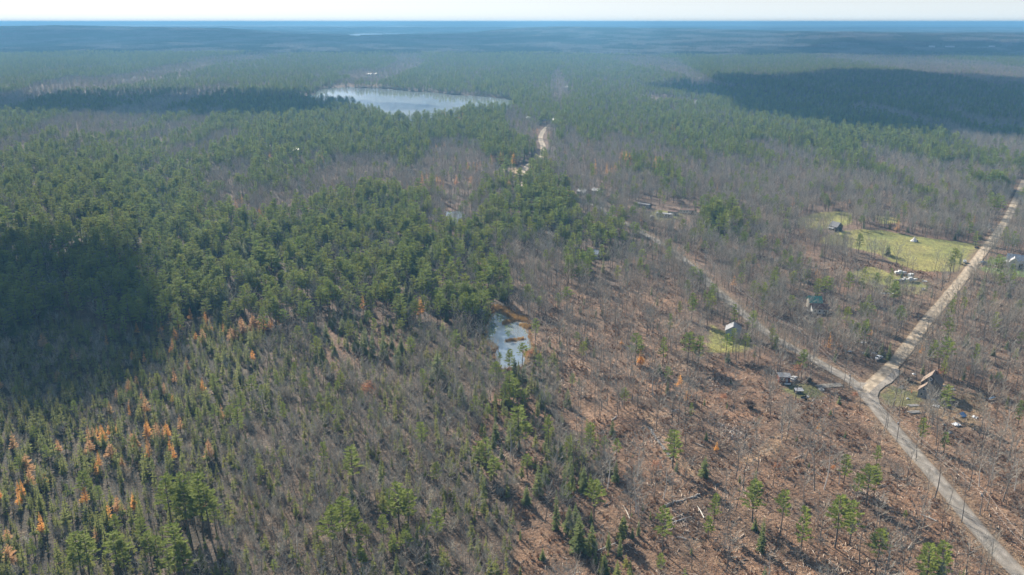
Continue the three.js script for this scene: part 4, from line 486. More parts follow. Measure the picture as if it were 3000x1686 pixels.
{ const wireM = mat(0.36, 0.35, 0.34, 0.5), ends = POLES.map(([x, z, h], i) => { const a = POLES[Math.max(0, i - 1)], b = POLES[Math.min(POLES.length - 1, i + 1)]; return pole(x, z, h, Math.atan2(b[0] - a[0], b[1] - a[1]), poleWords[i]); });
  for (let i = 0; i < ends.length - 1; i++) for (const k of [-0.95, 0.95]) { const A = ends[i], B = ends[i + 1], off = (e) => [e[0] + Math.cos(e[3]) * k, e[1], e[2] - Math.sin(e[3]) * k], p = off(A), q = off(B), pts = []; for (let t = 0; t <= 12; t++) { const s = t / 12; pts.push(new THREE.Vector3(lerp(p[0], q[0], s), lerp(p[1], q[1], s) - 3.2 * s * (1 - s), lerp(p[2], q[2], s))); } tag(mesh('power_line', new THREE.TubeGeometry(new THREE.CatmullRomCurve3(pts), 14, 0.028, 4), wireM), (k < 0 ? 'inner' : 'outer') + ' wire from the ' + poleWords[i].replace(/utility /, ''), 'wire', 'wires along the road'); }
  pole(349.8, -606.2, 6.5, 0.6, 'utility pole by the side road beyond the meadow'); pole(383.4, -656.5, 7, 0.6, 'utility pole before the tall pine clump on the side road'); pole(189.7, -375.1, 6.5, 0.6, 'short utility pole at the shadow-striped side road'); }
// fallen logs on the cut-over ground
[[103.9, -276.1, 6, -0.9], [125.6, -255.9, 6, -1.0], [131.5, -235.8, 5, 0.7], [119.3, -221.2, 4, -0.7], [106.3, -264.0, 3, 0.4], [27.8, -220.1, 8, -1.0], [83.7, -292.6, 9, -0.6], [88.9, -293.4, 8, -0.5], [51.5, -224.8, 3, 1.2], [69.1, -284.5, 4, 0.8], [34.5, -295.1, 6, -0.6], [23.6, -287.7, 4, -0.9], [15.2, -276.1, 4, -0.8], [43.1, -279.1, 4, 1], [60.3, -239.2, 7, 0.1], [36.6, -239.2, 8, 0.15], [31.4, -244.6, 5, -0.7], [53.8, -235.2, 7, -1.1], [52.1, -236.3, 7, -0.9], [69.9, -257.2, 5, -0.6], [66.1, -314.5, 4, -1.1], [97.7, -317.3, 3.5, 0.1], [83.3, -366.4, 5, 0.9], [40.7, -306.9, 5, -0.6], [84.8, -296.6, 8, -0.7], [89.0, -293.6, 8, -0.5]].forEach(([x, z, L, t], i) => {
  const o = thing('fallen_log', x, gy(x, z) + 0.2, z, t + Math.PI / 2, ['pale', 'grey', 'bleached'][i % 3] + ' fallen log on the cut-over ground', 'log', 'fallen logs on the cut-over ground'), T = new Tri(); T.tube([[-L / 2, 0, 0], [0, 0.1, 0.12], [L / 2, 0.05, 0]], [0.2, 0.16, 0.08], 7); o.userData.label = ['pale', 'grey', 'bleached'][i % 3] + ' fallen log on the cut-over ground'; o.userData.group = ['pale', 'grey', 'bleached'][i % 3] + ' fallen logs'; mesh('stem', T.geo(), [mat(0.5, 0.44, 0.37), W.weathered, mat(0.6, 0.57, 0.52)][i % 3], o); const B = new Tri(); B.tube([[L * 0.2, 0.1, 0], [L * 0.32, 0.6, 0.4]], [0.05, 0.01], 4); B.tube([[L * 0.35, 0.05, 0], [L * 0.5, 0.3, -0.5]], [0.04, 0.01], 4); mesh('stub', B.geo(), W.weathered, o);
});
{ // low stone wall and slash, reeds
  const rock = new THREE.DodecahedronGeometry(1, 0), R = rng(5);
  for (const [line, label] of [[curve([[53.1, -298.6], [54.3, -288.8], [55.7, -281.3], [57.6, -272.5]], 0.7), 'tumbled pale stone wall crossing the cut-over ground'], [curve([[49.7, -242.8], [53.0, -244.9], [57.7, -247.0], [61.8, -249.2]], 0.7), 'dark tumbled stone wall at the head of the clearing']]) { const g = []; for (const [x, z] of line) for (let k = 0; k < 3; k++) { const q = rock.clone(), s = 0.18 + 0.25 * R(); q.rotateY(R() * 6); q.rotateX(R() * 6); q.scale(s, s * 0.8, s); q.translate(x + (R() - 0.5) * 0.9, gy(x, z) + s * 0.5 + (k === 2 ? 0.3 : 0), z + (R() - 0.5) * 0.9); g.push(q); } const o = thing('stone_wall', 0, 0, 0, 0, label, 'stone wall'); const m = mesh('stones', mergeGeometries(g), mat(0.36, 0.34, 0.31), o); m.userData.kind = 'stuff'; }
  const stick = new Tri(); stick.tube([[-0.5, 0, 0], [0, 0.05, 0.04], [0.5, 0, 0]], [0.045, 0.04, 0.015], 4); const sg = stick.geo(), put = [];
  for (let i = 0; i < 60000; i++) { const x = -60 + R() * 330, z = -170 - R() * 330, st = Math.abs(x) < -z * 0.72 + 40 ? standAt(x, z) : 'S', r = R(), n = fbm(x / 14 + 50, z / 14, 3); if (!'CBTK'.includes(st) || r > (st === 'C' ? 0.5 : 0.22) + n * 0.8 || !open(x, z, -z)) continue; put.push([x, z, st === 'C' ? 0.6 + 2.6 * R() * R() : 0.5 + 1.6 * R(), R() * 6.28, R()]); }
  for (const [x, z, s, n] of [[84.9, -292.6, 5, 130], [85.2, -296.6, 5, 130], [91.2, -209.9, 9, 120], [88.4, -340.6, 6, 130], [118.2, -250.1, 5, 90], [51.9, -235.2, 5, 90], [-7.3, -284.1, 6, 140], [-2.8, -275.9, 5, 120], [27.1, -334.3, 5, 60], [54.3, -288.8, 4, 60]]) for (let i = 0; i < n; i++) put.push([x + (R() + R() - 1) * s * 1.6, z + (R() + R() - 1) * s * 1.6, 0.6 + 1.5 * R(), R() * 6.28, 0.75 + 0.5 * R()]);
  const im = new THREE.InstancedMesh(sg, mat(0.46, 0.39, 0.32), put.length); im.name = 'slash'; const E = new THREE.Euler(), Q = new THREE.Quaternion(), X = new THREE.Matrix4(), K = new THREE.Color(); put.forEach(([x, z, L, t, c], i) => { X.compose(new THREE.Vector3(x, gy(x, z) + 0.12, z), Q.setFromEuler(E.set((c - 0.5) * 0.5, t, (c * 7 % 1 - 0.5) * 0.4)), new THREE.Vector3(L, 1 + L * 0.7, 1 + L * 0.7)); im.setMatrixAt(i, X); const q = 0.45 + 0.85 * c; im.setColorAt(i, K.setRGB(q, q * 0.96, q * 0.92)); }); im.castShadow = im.receiveShadow = true; tag(im, 'cut branches and slash strewn over the ground', 'slash', undefined, 'stuff'); scene.add(im);
  // dry fern and leaf tussocks
  const tf = new Tri(); for (let i = 0; i < 16; i++) { const a = i * 2.4; tf.blade([Math.cos(a) * 0.12, 0, Math.sin(a) * 0.12], dirOf(a, 0.5 + R() * 0.8), 0.5 + 0.5 * R(), 0.09, 0); } const tg = tf.geo(), tp = [];
  for (let i = 0; i < 70000; i++) { const x = -60 + R() * 360, z = -170 - R() * 380, st = Math.abs(x) < -z * 0.72 + 40 ? standAt(x, z) : 'S', n = fbm(x / 18 + 9, z / 18 + 4, 3); if (!'CBTK'.includes(st) || R() > 0.2 + n || !open(x, z, -z)) continue; tp.push([x, z, 0.5 + 0.9 * R(), R() * 6.28, R(), n]); }
  const it = new THREE.InstancedMesh(tg, leafy(0.27, 0.16, 0.095, 0.25), tp.length); it.name = 'dry_fern'; tp.forEach(([x, z, s, t, c, n], i) => { X.compose(new THREE.Vector3(x, gy(x, z), z), Q.setFromEuler(E.set(0, t, 0)), new THREE.Vector3(s, s, s)); it.setMatrixAt(i, X); const q = 0.5 + 0.7 * c; it.setColorAt(i, K.setRGB(q, q * (0.85 + 0.3 * c), q * (0.8 + 0.5 * c))); }); it.castShadow = it.receiveShadow = true; tag(it, 'rusty dry fern and fallen leaves on the cut-over ground', 'fern', undefined, 'stuff'); scene.add(it);
  // reeds round the pond
  const rd = new Tri(); for (let i = 0; i < 22; i++) { const a = R() * 6.28; rd.twig([(R() - 0.5) * 0.7, 0, (R() - 0.5) * 0.7], dirOf(a, 1.1 + 0.4 * R()), 0.9 + 0.5 * R(), 0.04, R() * 3); } const rg = rd.geo(), rp = [], belt = [[-9.5, -445.2], [-6.4, -441.0], [-2.9, -436.3], [-0.2, -431.6], [3.5, -426.7], [7.6, -424.3]], arm = [[-4.2, -418.5], [-2.4, -420.4], [0.2, -422.9], [1.3, -425.4]], isle = [[-3.0, -393.2], [-0.2, -394.5], [1.6, -394.2], [4.0, -395.9], [6.1, -396.3]], bank = [[4.9, -416.6], [6.7, -414.4], [8.5, -412.3]], low = [[-11.9, -391.1], [-9.8, -387.3], [-7.6, -383.0]], se = [[7.5, -376.2], [9.1, -374.4], [11.2, -375.3]];
  for (const [l, w, n] of [[belt, 3.5, 900], [arm, 2, 300], [isle, 1.3, 160], [bank, 2, 160], [low, 2, 220], [se, 4, 260]]) for (let i = 0; i < n; i++) { const k = R() * (l.length - 1), a = l[Math.floor(k)], b = l[Math.min(l.length - 1, Math.floor(k) + 1)], f = k % 1; rp.push([lerp(a[0], b[0], f) + (R() - 0.5) * w * 1.4, lerp(a[1], b[1], f) + (R() - 0.5) * w * 2, R()]); }
  for (let i = 0; i < 600; i++) { const k = R() * POND.poly.length, a = POND.poly[Math.floor(k)], b = POND.poly[(Math.floor(k) + 1) % POND.poly.length], f = k % 1; rp.push([lerp(a[0], b[0], f) + (R() - 0.5) * 2.4, lerp(a[1], b[1], f) + (R() - 0.5) * 2.4, R() * 0.8]); }
  const ir = new THREE.InstancedMesh(rg, leafy(0.4, 0.25, 0.11, 0.3), rp.length); ir.name = 'reeds'; rp.forEach(([x, z, c], i) => { const s = 0.6 + 0.6 * c; X.compose(new THREE.Vector3(x, Math.max(-0.1, gy(x, z)), z), Q.setFromEuler(E.set(0, c * 90, 0)), new THREE.Vector3(s, s, s)); ir.setMatrixAt(i, X); const q = 0.6 + 0.6 * c; ir.setColorAt(i, K.setRGB(q, q * (0.9 + 0.2 * c), q)); }); ir.castShadow = ir.receiveShadow = true; tag(ir, 'golden brown reeds along the pond edge and islets', 'reeds', undefined, 'stuff'); scene.add(ir);
  for (const [l, w, label] of [[arm, 0.9, 'reed-covered spit reaching into the pond'], [isle, 0.45, 'low brown islet in the middle of the pond']]) { const s = []; l.forEach(([x, z], i) => s.push([x, z - w * (i === l.length - 1 ? 0.3 : 1)])); [...l].reverse().forEach(([x, z], i) => s.push([x, z + w * (i === 0 ? 0.3 : 1)])); sheet(s, 0.03, 'reed_bank', label, mat(0.17, 0.11, 0.07)); }
}
{ // brush piles and young beeches that keep their leaves
  const dark = mat(0.13, 0.085, 0.06), pile = shrub(71, 1.6, 60, 0.05); for (const [x, z, s, label] of [[97.0, -316.7, 1.9, 'large round dark brush pile on the cut-over ground'], [67.5, -327.7, 1.3, 'smaller reddish brush pile below the pines'], [129.8, -343.6, 1.2, 'long dark brush pile right of the red-brown shed'], [173.3, -344.5, 1.5, 'dark brush heap between side road and brown house']]) { const o = site('brush_pile', x, z, s * 3, 2.5, label, 'brush pile'); o.scale.set(s * 1.7, s, s * 1.7); mesh('stems', pile[0], dark, o); mesh('branches', pile[1], dark, o); }
  const R = rng(8), leaves = new Tri(); for (let i = 0; i < 260; i++) { const a = R() * 6.28, e = R() * 1.4 - 0.2, r = 0.5 + 1.1 * R(), p = [Math.cos(a) * Math.cos(e) * r, 1.7 + Math.sin(e) * r * 1.2, Math.sin(a) * Math.cos(e) * r]; leaves.blade(p, dirOf(R() * 6.28, R() - 0.5), 0.35, 0.13, 0); } const lg = leaves.geo(), st = new Tri(); st.tube([[0, 0, 0], [0.05, 1.6, 0], [0, 3.2, 0.1]], [0.06, 0.04, 0.01], 5); for (let i = 0; i < 7; i++) st.tube([[0.03, 0.8 + i * 0.3, 0], [Math.cos(i * 2.4) * 1.1, 1.4 + i * 0.28, Math.sin(i * 2.4) * 1.1]], [0.025, 0.006], 3); const sg2 = st.geo();
  for (const [x, z, s, m, label] of [[50.3, -264.7, 1.5, M.beech, 'rusty leaved young beech amid the lower clearing'], [204.0, -353.2, 1.1, M.beech, 'rusty leaved sapling behind the brown house'], [112.5, -266.7, 0.6, M.orange, 'tiny bright orange sapling in the right clearing'], [189.2, -347.8, 1.3, M.beech, 'rusty leaved young beech at the back of the brown house'], [87.2, -322.4, 1.2, M.beech, 'low rusty beech left of the large brush pile'], [92.4, -265.3, 1.1, M.beech, 'rusty sapling at the left of the right clearing'], [142.6, -325.4, 1, M.beech, 'reddish shrub on the bank below the junction'], [126.2, -347.8, 2, M.beech, 'small round brown tree beside the red-brown shed'], [-60.0, -326.9, 2.2, M.beech, 'tall rusty brown tree in the grey brush left of the pond'], [8.4, -369.1, 1.5, M.beech, 'rusty shrub at the near right corner of the pond']]) { const o = site('beech_sapling', x, z, s, 1.2, label, 'tree'); o.scale.setScalar(s); mesh('trunk', sg2, M.bark, o); mesh('crown', lg, m, o); }
}
for (const k of [[109.8, -697.5, 14], [120.1, -658.6, 15], [128.4, -665.7, 12], [140.2, -669.3, 14], [113.3, -680.3, 12], [314.3, -519.9, 12], [316.8, -513.2, 14], [163.7, -431.5, 7], [53.5, -538.9, 7]]) KEEP.push(k);
const LARCHES = [[-164.0, -404.7, 12, 10, 8], [-178.0, -404.7, 8, 5, 8], [-128.8, -400.7, 8, 9, 9], [-143.7, -397.9, 8, 4, 8], [-119.1, -409.4, 3, 2, 8], [-159.4, -371.6, 5, 4, 7], [-129.9, -288.4, 2, 2, 9], [-151.3, -298.2, 9, 8, 7], [-152.6, -319.7, 10, 9, 7], [-150.3, -276.2, 9, 6, 7], [-158.7, -251.7, 9, 6, 7], [-147.2, -223.2, 3, 2, 8], [-137.4, -276.2, 6, 5, 7],
 [-230.5, -697.1, 5, 4, 16], [-84.6, -788.4, 9, 5, 15], [-65.2, -769.1, 4, 3, 16], [-128.4, -784.4, 8, 5, 14], [-55.7, -800.4, 20, 8, 13], [123.8, -907.8, 5, 5, 20], [92.6, -852.0, 9, 7, 16], [160.6, -900.1, 7, 4, 14], [-14.3, -931.5, 12, 6, 15], [-45.2, -895.1, 10, 5, 14], [0.7, -754.3, 6, 4, 14], [-214.4, -942.5, 10, 4, 16], [-82.4, -1348.1, 18, 6, 18], [164.3, -754.3, 4, 2, 13], [-251.0, -652.9, 4, 2, 13], [-195.1, -652.9, 4, 2, 13], [39.5, -713.0, 6, 4, 13], [329.0, -1039.7, 8, 2, 14], [222.7, -1170.5, 8, 3, 14], [-89.3, -1023.2, 8, 3, 14], [43.6, -1149.9, 10, 3, 15], [-215.1, -870.7, 6, 2, 13]];
const near = (kind, word, list) => list.map(([x, z, h]) => [kind, x, z, h]);
const PLACED = [
  ...near('pine', '', [[82.0, -226.7, 15], [84.3, -214.7, 17], [96.5, -220.1, 17.5], [101.5, -221.7, 15], [115.0, -243.4, 15], [119.4, -248.3, 12], [128.8, -269.2, 8], [112.8, -257.2, 11], [103.4, -207.5, 15], [113.5, -199.5, 15], [118.3, -202.1, 14], [123.7, -234.9, 3.5], [113.0, -247.0, 9],
    [56.5, -267.8, 14.5], [25.8, -235.2, 14], [18.2, -243.4, 8], [62.8, -231.6, 11], [44.5, -217.6, 15], [59.4, -224.3, 8], [75.4, -234.1, 14], [42.1, -207.1, 7], [1.1, -279.9, 12], [4.8, -282.2, 11], [33.1, -273.9, 9], [37.4, -273.9, 8],
    [-38.0, -232.4, 12.5], [-34.5, -228.0, 17], [-32.2, -230.7, 13], [-52.3, -215.2, 17], [-50.3, -221.7, 15.5], [-46.6, -221.7, 12], [-38.8, -222.7, 9.5], [-43.3, -219.6, 8.5], [-26.2, -222.2, 7], [-22.3, -220.7, 13], [-34.7, -214.7, 8], [-30.9, -215.6, 9], [-42.5, -207.5, 8], [-53.6, -255.9, 15], [-67.3, -207.5, 5],
    [-103.5, -226.4, 21], [-101.1, -230.7, 19], [-99.0, -227.5, 17], [-93.6, -224.8, 22], [-91.2, -224.3, 18], [-97.8, -229.6, 14], [-90.7, -227.5, 13], [-120.9, -205.3, 15], [-118.3, -204.4, 15], [-122.4, -204.8, 11], [-110.5, -205.3, 15], [-108.4, -204.4, 13], [-109.4, -219.1, 11], [-104.7, -212.7, 10], [-102.1, -211.3, 10], [-93.5, -204.8, 18], [-91.2, -203.5, 13], [-95.8, -203.9, 10], [-119.4, -223.8, 9], [-138.2, -212.3, 8.5], [-139.4, -245.8, 11], [-133.7, -204.8, 5], [-98.7, -204.8, 7], [-123.7, -326.9, 11], [-106.7, -321.1, 12], [-107.8, -309.9, 10], [-127.2, -304.6, 7], [-120.2, -297.8, 9], [-115.2, -301.2, 9], [-109.6, -302.0, 8], [-189.9, -311.8, 6], [-176.9, -307.3, 6], [-171.3, -324.0, 6], [-138.0, -315.4, 7], [-101.8, -319.2, 9], [-94.7, -343.4, 9], [-87.5, -332.9, 9], [-87.6, -327.9, 8], [-76.2, -326.9, 7], [-72.2, -325.9, 8], [-77.2, -312.7, 8], [-26.2, -371.0, 12], [-51.2, -425.4, 9], [-44.3, -425.4, 9], [-5.7, -331.9, 12], [-9.5, -302.9, 9],
    [2.6, -280.4, 18.5], [56.3, -362.1, 15], [58.1, -364.9, 13], [68.6, -360.7, 14], [66.4, -335.6, 10], [78.5, -398.3, 12.5], [80.5, -363.5, 15.5], [85.5, -363.5, 14], [31.2, -384.5, 8], [11.2, -386.1, 14], [70.6, -305.8, 7.5], [104.2, -375.2, 13], [108.7, -370.8, 12], [111.9, -366.4, 5], [127.7, -394.2, 9], [14.6, -313.4, 8], [4.8, -360.0, 11.5], [-1.1, -351.0, 12], [-5.5, -360.7, 7], [-6.9, -331.9, 14], [-9.2, -304.8, 7],
    [24.6, -435.7, 11], [29.6, -436.9, 14], [11.1, -445.2, 10], [16.8, -452.6, 10], [12.2, -399.9, 6], [-20.7, -425.4, 12], [-31.8, -434.5, 10], [-14.4, -439.2, 14], [-11.8, -444.0, 13], [-26.5, -375.3, 12], [-16.2, -435.7, 13], [-12.0, -420.9, 9],
    [172.6, -310.7, 13], [190.9, -348.6, 18], [165.0, -380.8, 12], [170.9, -387.4, 13],
    [234.2, -557.4, 14], [321.2, -573.3, 12], [382.0, -661.8, 21], [380.9, -667.2, 17], [391.8, -672.6, 17], [339.3, -561.3, 15], [344.1, -564.0, 12], [213.7, -477.0, 10], [221.8, -478.9, 12.5], [224.6, -464.7, 10], [187.9, -519.9, 8], [170.3, -421.5, 9], [200.9, -429.4, 6], [267.5, -427.0, 10], [169.5, -384.7, 13], [167.4, -388.3, 11], [171.0, -423.0, 6.5], [99.4, -522.4, 14], [136.9, -574.9, 13], [117.1, -551.3, 10], [159.0, -591.7, 12], [136.7, -741.0, 14], [165.4, -655.1, 13], [174.8, -641.4, 13]]),
  ...near('fir', '', [[13.6, -229.6, 14], [19.9, -217.6, 14], [24.8, -233.5, 5], [66.2, -262.2, 8.5], [35.2, -258.2, 9], [75.0, -229.4, 5], [73.8, -218.6, 12], [82.1, -255.6, 7], [17.5, -272.5, 8], [8.6, -249.5, 13], [4.6, -244.3, 7], [34.3, -229.1, 6], [28.7, -219.6, 6], [38.6, -226.4, 6], [36.6, -225.3, 4], [11.2, -255.9, 9], [20.8, -272.5, 9], [23.5, -252.0, 6], [43.6, -235.2, 3.5], [57.4, -265.3, 5], [-52.7, -247.0, 7], [-44.5, -256.6, 9], [-9.2, -245.8, 10], [-47.5, -214.7, 6], [-24.4, -212.7, 8], [-32.8, -207.5, 7], [-49.0, -235.2, 8], [1.2, -345.7, 12], [-0.3, -331.9, 10], [-6.1, -289.8, 9], [38.0, -291.7, 8], [22.5, -317.8, 9], [-11.7, -324.7, 9], [4.9, -344.4, 8], [250.8, -552.3, 10], [253.2, -554.9, 8], [290.5, -532.7, 10], [267.5, -632.9, 7], [206.9, -634.5, 8], [210.7, -634.5, 8], [265.4, -459.2, 17], [253.1, -436.7, 10], [174.4, -367.7, 10], [166.7, -373.2, 6], [-78.4, -379.8, 11], [-74.4, -378.5, 12], [-69.7, -376.0, 14], [-65.6, -373.5, 12], [-32.3, -343.4, 15], [-21.1, -321.1, 10], [-15.1, -324.0, 9], [106.5, -287.7, 3], [225.9, -373.2, 6], [237.4, -382.1, 5], [212.6, -327.7, 4]]),
  ...near('larch', '', [[58.7, -362.1, 9], [53.2, -387.7, 4], [71.3, -334.3, 8], [72.2, -322.4, 6], [74.6, -280.0, 4.5], [117.5, -296.2, 4], [178.1, -396.9, 5], [187.3, -503.4, 6], [79.2, -531.7, 6], [87.5, -546.3, 4], [145.8, -527.0, 5]]),
  ...near('bare', '', [[101.0, -253.0, 19], [105.2, -254.0, 15], [110.8, -256.9, 12], [93.9, -241.0, 14], [139.5, -248.3, 16], [140.7, -233.5, 15], [138.1, -211.1, 12], [126.0, -247.0, 11], [120.2, -220.1, 16], [133.5, -242.8, 12], [93.3, -223.8, 13], [140.7, -241.6, 12], [168.0, -255.9, 17], [152.6, -241.0, 15], [144.4, -273.2, 12], [114.5, -243.4, 12], [118.3, -325.4, 13], [132.9, -327.8, 9], [118.2, -303.3, 12], [103.3, -288.9, 14], [102.3, -294.7, 12], [184.9, -321.3, 8], [187.6, -321.9, 6], [177.3, -292.7, 14], [192.1, -308.0, 16], [162.6, -306.4, 14], [201.7, -353.2, 15], [161.1, -300.2, 13], [213.9, -333.2, 15], [160.7, -351.1, 12], [142.6, -296.2, 13], [144.2, -297.2, 11], [126.5, -347.8, 6], [39.5, -244.6, 14], [43.5, -255.9, 13], [47.0, -254.6, 12], [77.8, -253.3, 16], [77.0, -261.2, 15], [37.2, -236.3, 11], [61.5, -209.4, 14], [58.7, -255.9, 11], [21.2, -268.2, 14], [32.9, -271.7, 13]]),
];
for (const p of PLACED) if (p[0] === 'pine' || p[0] === 'fir') KEEP.push([p[1], p[2], 2.2]);
const CLOUDS = [[821, -601, 55, 300, 'thin bright cloud mirrored in the small pond'], [-335, -440, 150, 130, 'white cloud shading the near bog'], [-760, -1650, 640, 230, 'long white cloud shading woods before the lake'], [1000, -1750, 700, 860, 'white cloud shading woods beyond the meadow'], [2300, -3900, 1100, 600, 'wide white cloud over the far right ridge'], [-1300, -5000, 1900, 750, 'wide unseen cloud added to darken the far left ridge']];  // last one is an unseen cloud added so the left ridge darkens before the lake

const LANDMARKS = [[176.0, -330.1, 'brown gabled house', 60], [118.5, -343.2, 'red-brown shed', 60], [148.5, -338.1, 'road junction', 60], [-0.5, -399.9, 'small pond', 75], [166.0, -439.4, 'green-roofed house', 70], [109.9, -398.3, 'pale blue house by the road', 60], [238.7, -494.0, 'boat yard', 70], [322.6, -525.7, 'white farmhouse', 80], [287.4, -592.1, 'white pointed tent', 90], [244.0, -627.4, 'grey barn', 80], [55.2, -550.0, 'white cottage with pale blue roof', 80], [122.9, -672.9, 'white mobile homes', 110], [178.7, -308.8, 'blue tarp shelter', 50], [59.2, -281.3, 'tumbled pale stone wall', 60], [56.0, -247.0, 'dark tumbled stone wall', 50], [-146.9, -216.2, 'lower left corner of the picture', 60], [-106.5, -239.6, 'clump of tall pines in the bog', 45], [0.0, -210.5, 'middle of the bottom edge', 50], [144.0, -212.3, 'lower right corner of the picture', 55], [-164.0, -404.7, 'orange larch row', 60], [-47.8, -230.6, 'three pines in the grey brush', 45], [-143.2, -689.3, 'far swamp pool', 90]];

function scatter(z0, z1, cell, thin, seed) {
  const R = rng(seed);
  for (let z = z0; z > z1; z -= cell) {
    const lim = -z * 0.72 + 70;
    for (let x = -lim; x < lim; x += cell) {
      const px = x + (R() - 0.5) * cell * 0.95, pz = z + (R() - 0.5) * cell * 0.95, r1 = R(), r2 = R(), r3 = R(), r4 = R(), r5 = R(), r6 = R(), d = -pz;
      const st = standAt(px, pz); let [p, mix] = MIX[st];
      p = Math.min(0.97, p * thin) * (YARD.has(px, pz) || JUNK.has(px, pz) || CLEARINGS.some((c) => c.has(px, pz)) ? 0.15 : 1) * clamp(1 + 0.85 * fbm(px / 38, pz / 38, 3), 0.2, 1.5);
      if (r1 > p || !open(px, pz, d)) continue;
      let a = r2, e = mix[0]; const lean = 0.5 * fbm(px / 60 + 5, pz / 60, 3);
      for (const m of mix) { const s = m[1] * (m[0] === 'pine' ? 1 + lean * 2 : 1); if (a < s) { e = m; break; } a -= s; }
      let h = lerp(e[2], e[3], r3);
      if ((thin > 1.5 && e[0] === 'brush') || (e[0] === 'pine' && pz > -228)) continue;
      trees.push({ kind: e[0], st, x: px, z: pz, h, v: Math.floor(r4 * 97), turn: r5 * 6.283, tone: r6 });
    }
  }
}
for (const [x, z, s] of LARCHES) if (z < -450) KEEP.push([x, z + s * 0.5, s]);
scatter(-165, -820, 3, 1, 101);
scatter(-820, -1700, 5.2, 2.3, 102);
scatter(-1700, -3700, 7.6, 2.9, 103);
// larches that glow orange, in loose rows: [x, z, spread, how many, height]
for (const [x, z, s, n, h] of LARCHES) { const R = rng(Math.round(x * 7 + z)); for (let i = 0; i < n; i++) trees.push({ kind: 'larch', st: 'L', x: x + (R() - 0.5) * s * 3, z: z + (R() - 0.5) * s * 3, h: h * (0.6 + 0.65 * R()), v: Math.floor(R() * 97), turn: R() * 6.28, tone: R() }); }
for (const [kind, x, z, h, label] of PLACED) trees.push({ kind, st: 'X', x, z, h, v: Math.floor(Math.abs(x * 3.1 + z)) , turn: x, tone: (Math.abs(x * 0.37) % 1), label, must: true });

{ // rows of bare trees hard against the roads
  const R = rng(321), row = (line, w, from, to, side, gap) => { for (let i = 1; i < line.length - 1; i++) { const [x, z] = line[i], l = Math.hypot(line[i + 1][0] - line[i - 1][0], line[i + 1][1] - line[i - 1][1]), ox = -(line[i + 1][1] - line[i - 1][1]) / l, oz = (line[i + 1][0] - line[i - 1][0]) / l; if (z > from || z < to) continue; for (let k = 0; k < 3; k++) { if (R() > gap) continue; const e = side * (w / 2 + 0.6 + 3.5 * R()), px = x + ox * e + (R() - 0.5) * 5, pz = z + oz * e + (R() - 0.5) * 5; if (ROAD.dist(px, pz) < 0.4 || SIDE_ROAD.dist(px, pz) < 0.4 || fieldAt(px, pz) || lawnAt(px, pz) || KEEP.some(([a, b, r]) => Math.hypot(px - a, pz - b) < r)) continue; trees.push({ kind: 'bare', st: 'R', x: px, z: pz, h: 8 + 6 * R(), v: Math.floor(R() * 97), turn: R() * 6.28, tone: R() }); } } };
  for (const s of [-1, 1]) { row(ROAD.line, ROAD.w, -372, -600, s, 0.22); row(ROAD.line, ROAD.w, -600, -760, s, 0.5); };
  for (const s of [-1, 1]) row(SIDE_ROAD.line, SIDE_ROAD.w, -378, -800, s, 0.22);
}
{ // low boughed firs along the lake shore
  const R = rng(555), poly = LAKE.poly; for (let i = 0; i < poly.length; i++) { const a = poly[i], b = poly[(i + 1) % poly.length], n = Math.hypot(b[0] - a[0], b[1] - a[1]) / 3.2; for (let k = 0; k < n; k++) { const f = R(), px = lerp(a[0], b[0], f) + (R() - 0.5) * 34, pz = lerp(a[1], b[1], f) + (R() - 0.5) * 34; if (!LAKE.has(px, pz)) trees.push({ kind: 'fir', st: 'M', x: px, z: pz, h: 7 + 7 * R(), v: Math.floor(R() * 97), turn: R() * 6, tone: R() }); } }
}
// The largest in view of each kind are things of their own; the rest of the woods are masses.
const LIMIT = { pine: 290, fir: 200, spruce: 290, larch: 200, bare: 290, brush: 0 };
const STAND_WORDS = { P: 'in the dense pine woods', M: 'in the mixed woods', H: 'among leafless hardwoods', S: 'in the spruce bog', G: 'in the grey brushwood', K: 'among young conifers', C: 'on the cut-over ground', B: 'on the brushy strip', T: 'in the thinned woods', L: 'in the spruce bog', R: 'beside the gravel roads', X: 'standing out from the woods' };
const KIND_WORDS = { pine: 'green white pine', fir: 'dark green fir', spruce: 'narrow dark spruce', larch: 'golden orange larch', bare: 'leafless grey tree' };
const MASS = { pine: ['pine_wood', 'dense mass of green pines filling the middle distance', 'pine wood'], fir: ['fir_wood', 'dark firs scattered through the woods', 'fir wood'], spruce: ['spruce_bog', 'thousands of narrow bog spruces', 'spruce bog'], larch: ['larch_wood', 'far orange larches dotted through the woods', 'larches'], bare: ['hardwood_forest', 'grey leafless hardwood forest', 'forest'], brush: ['brushwood', 'grey leafless brushwood covering the ground', 'brushwood'] };
const mtx = new THREE.Matrix4(), quat = new THREE.Quaternion(), up = new THREE.Vector3(0, 1, 0), col = new THREE.Color();
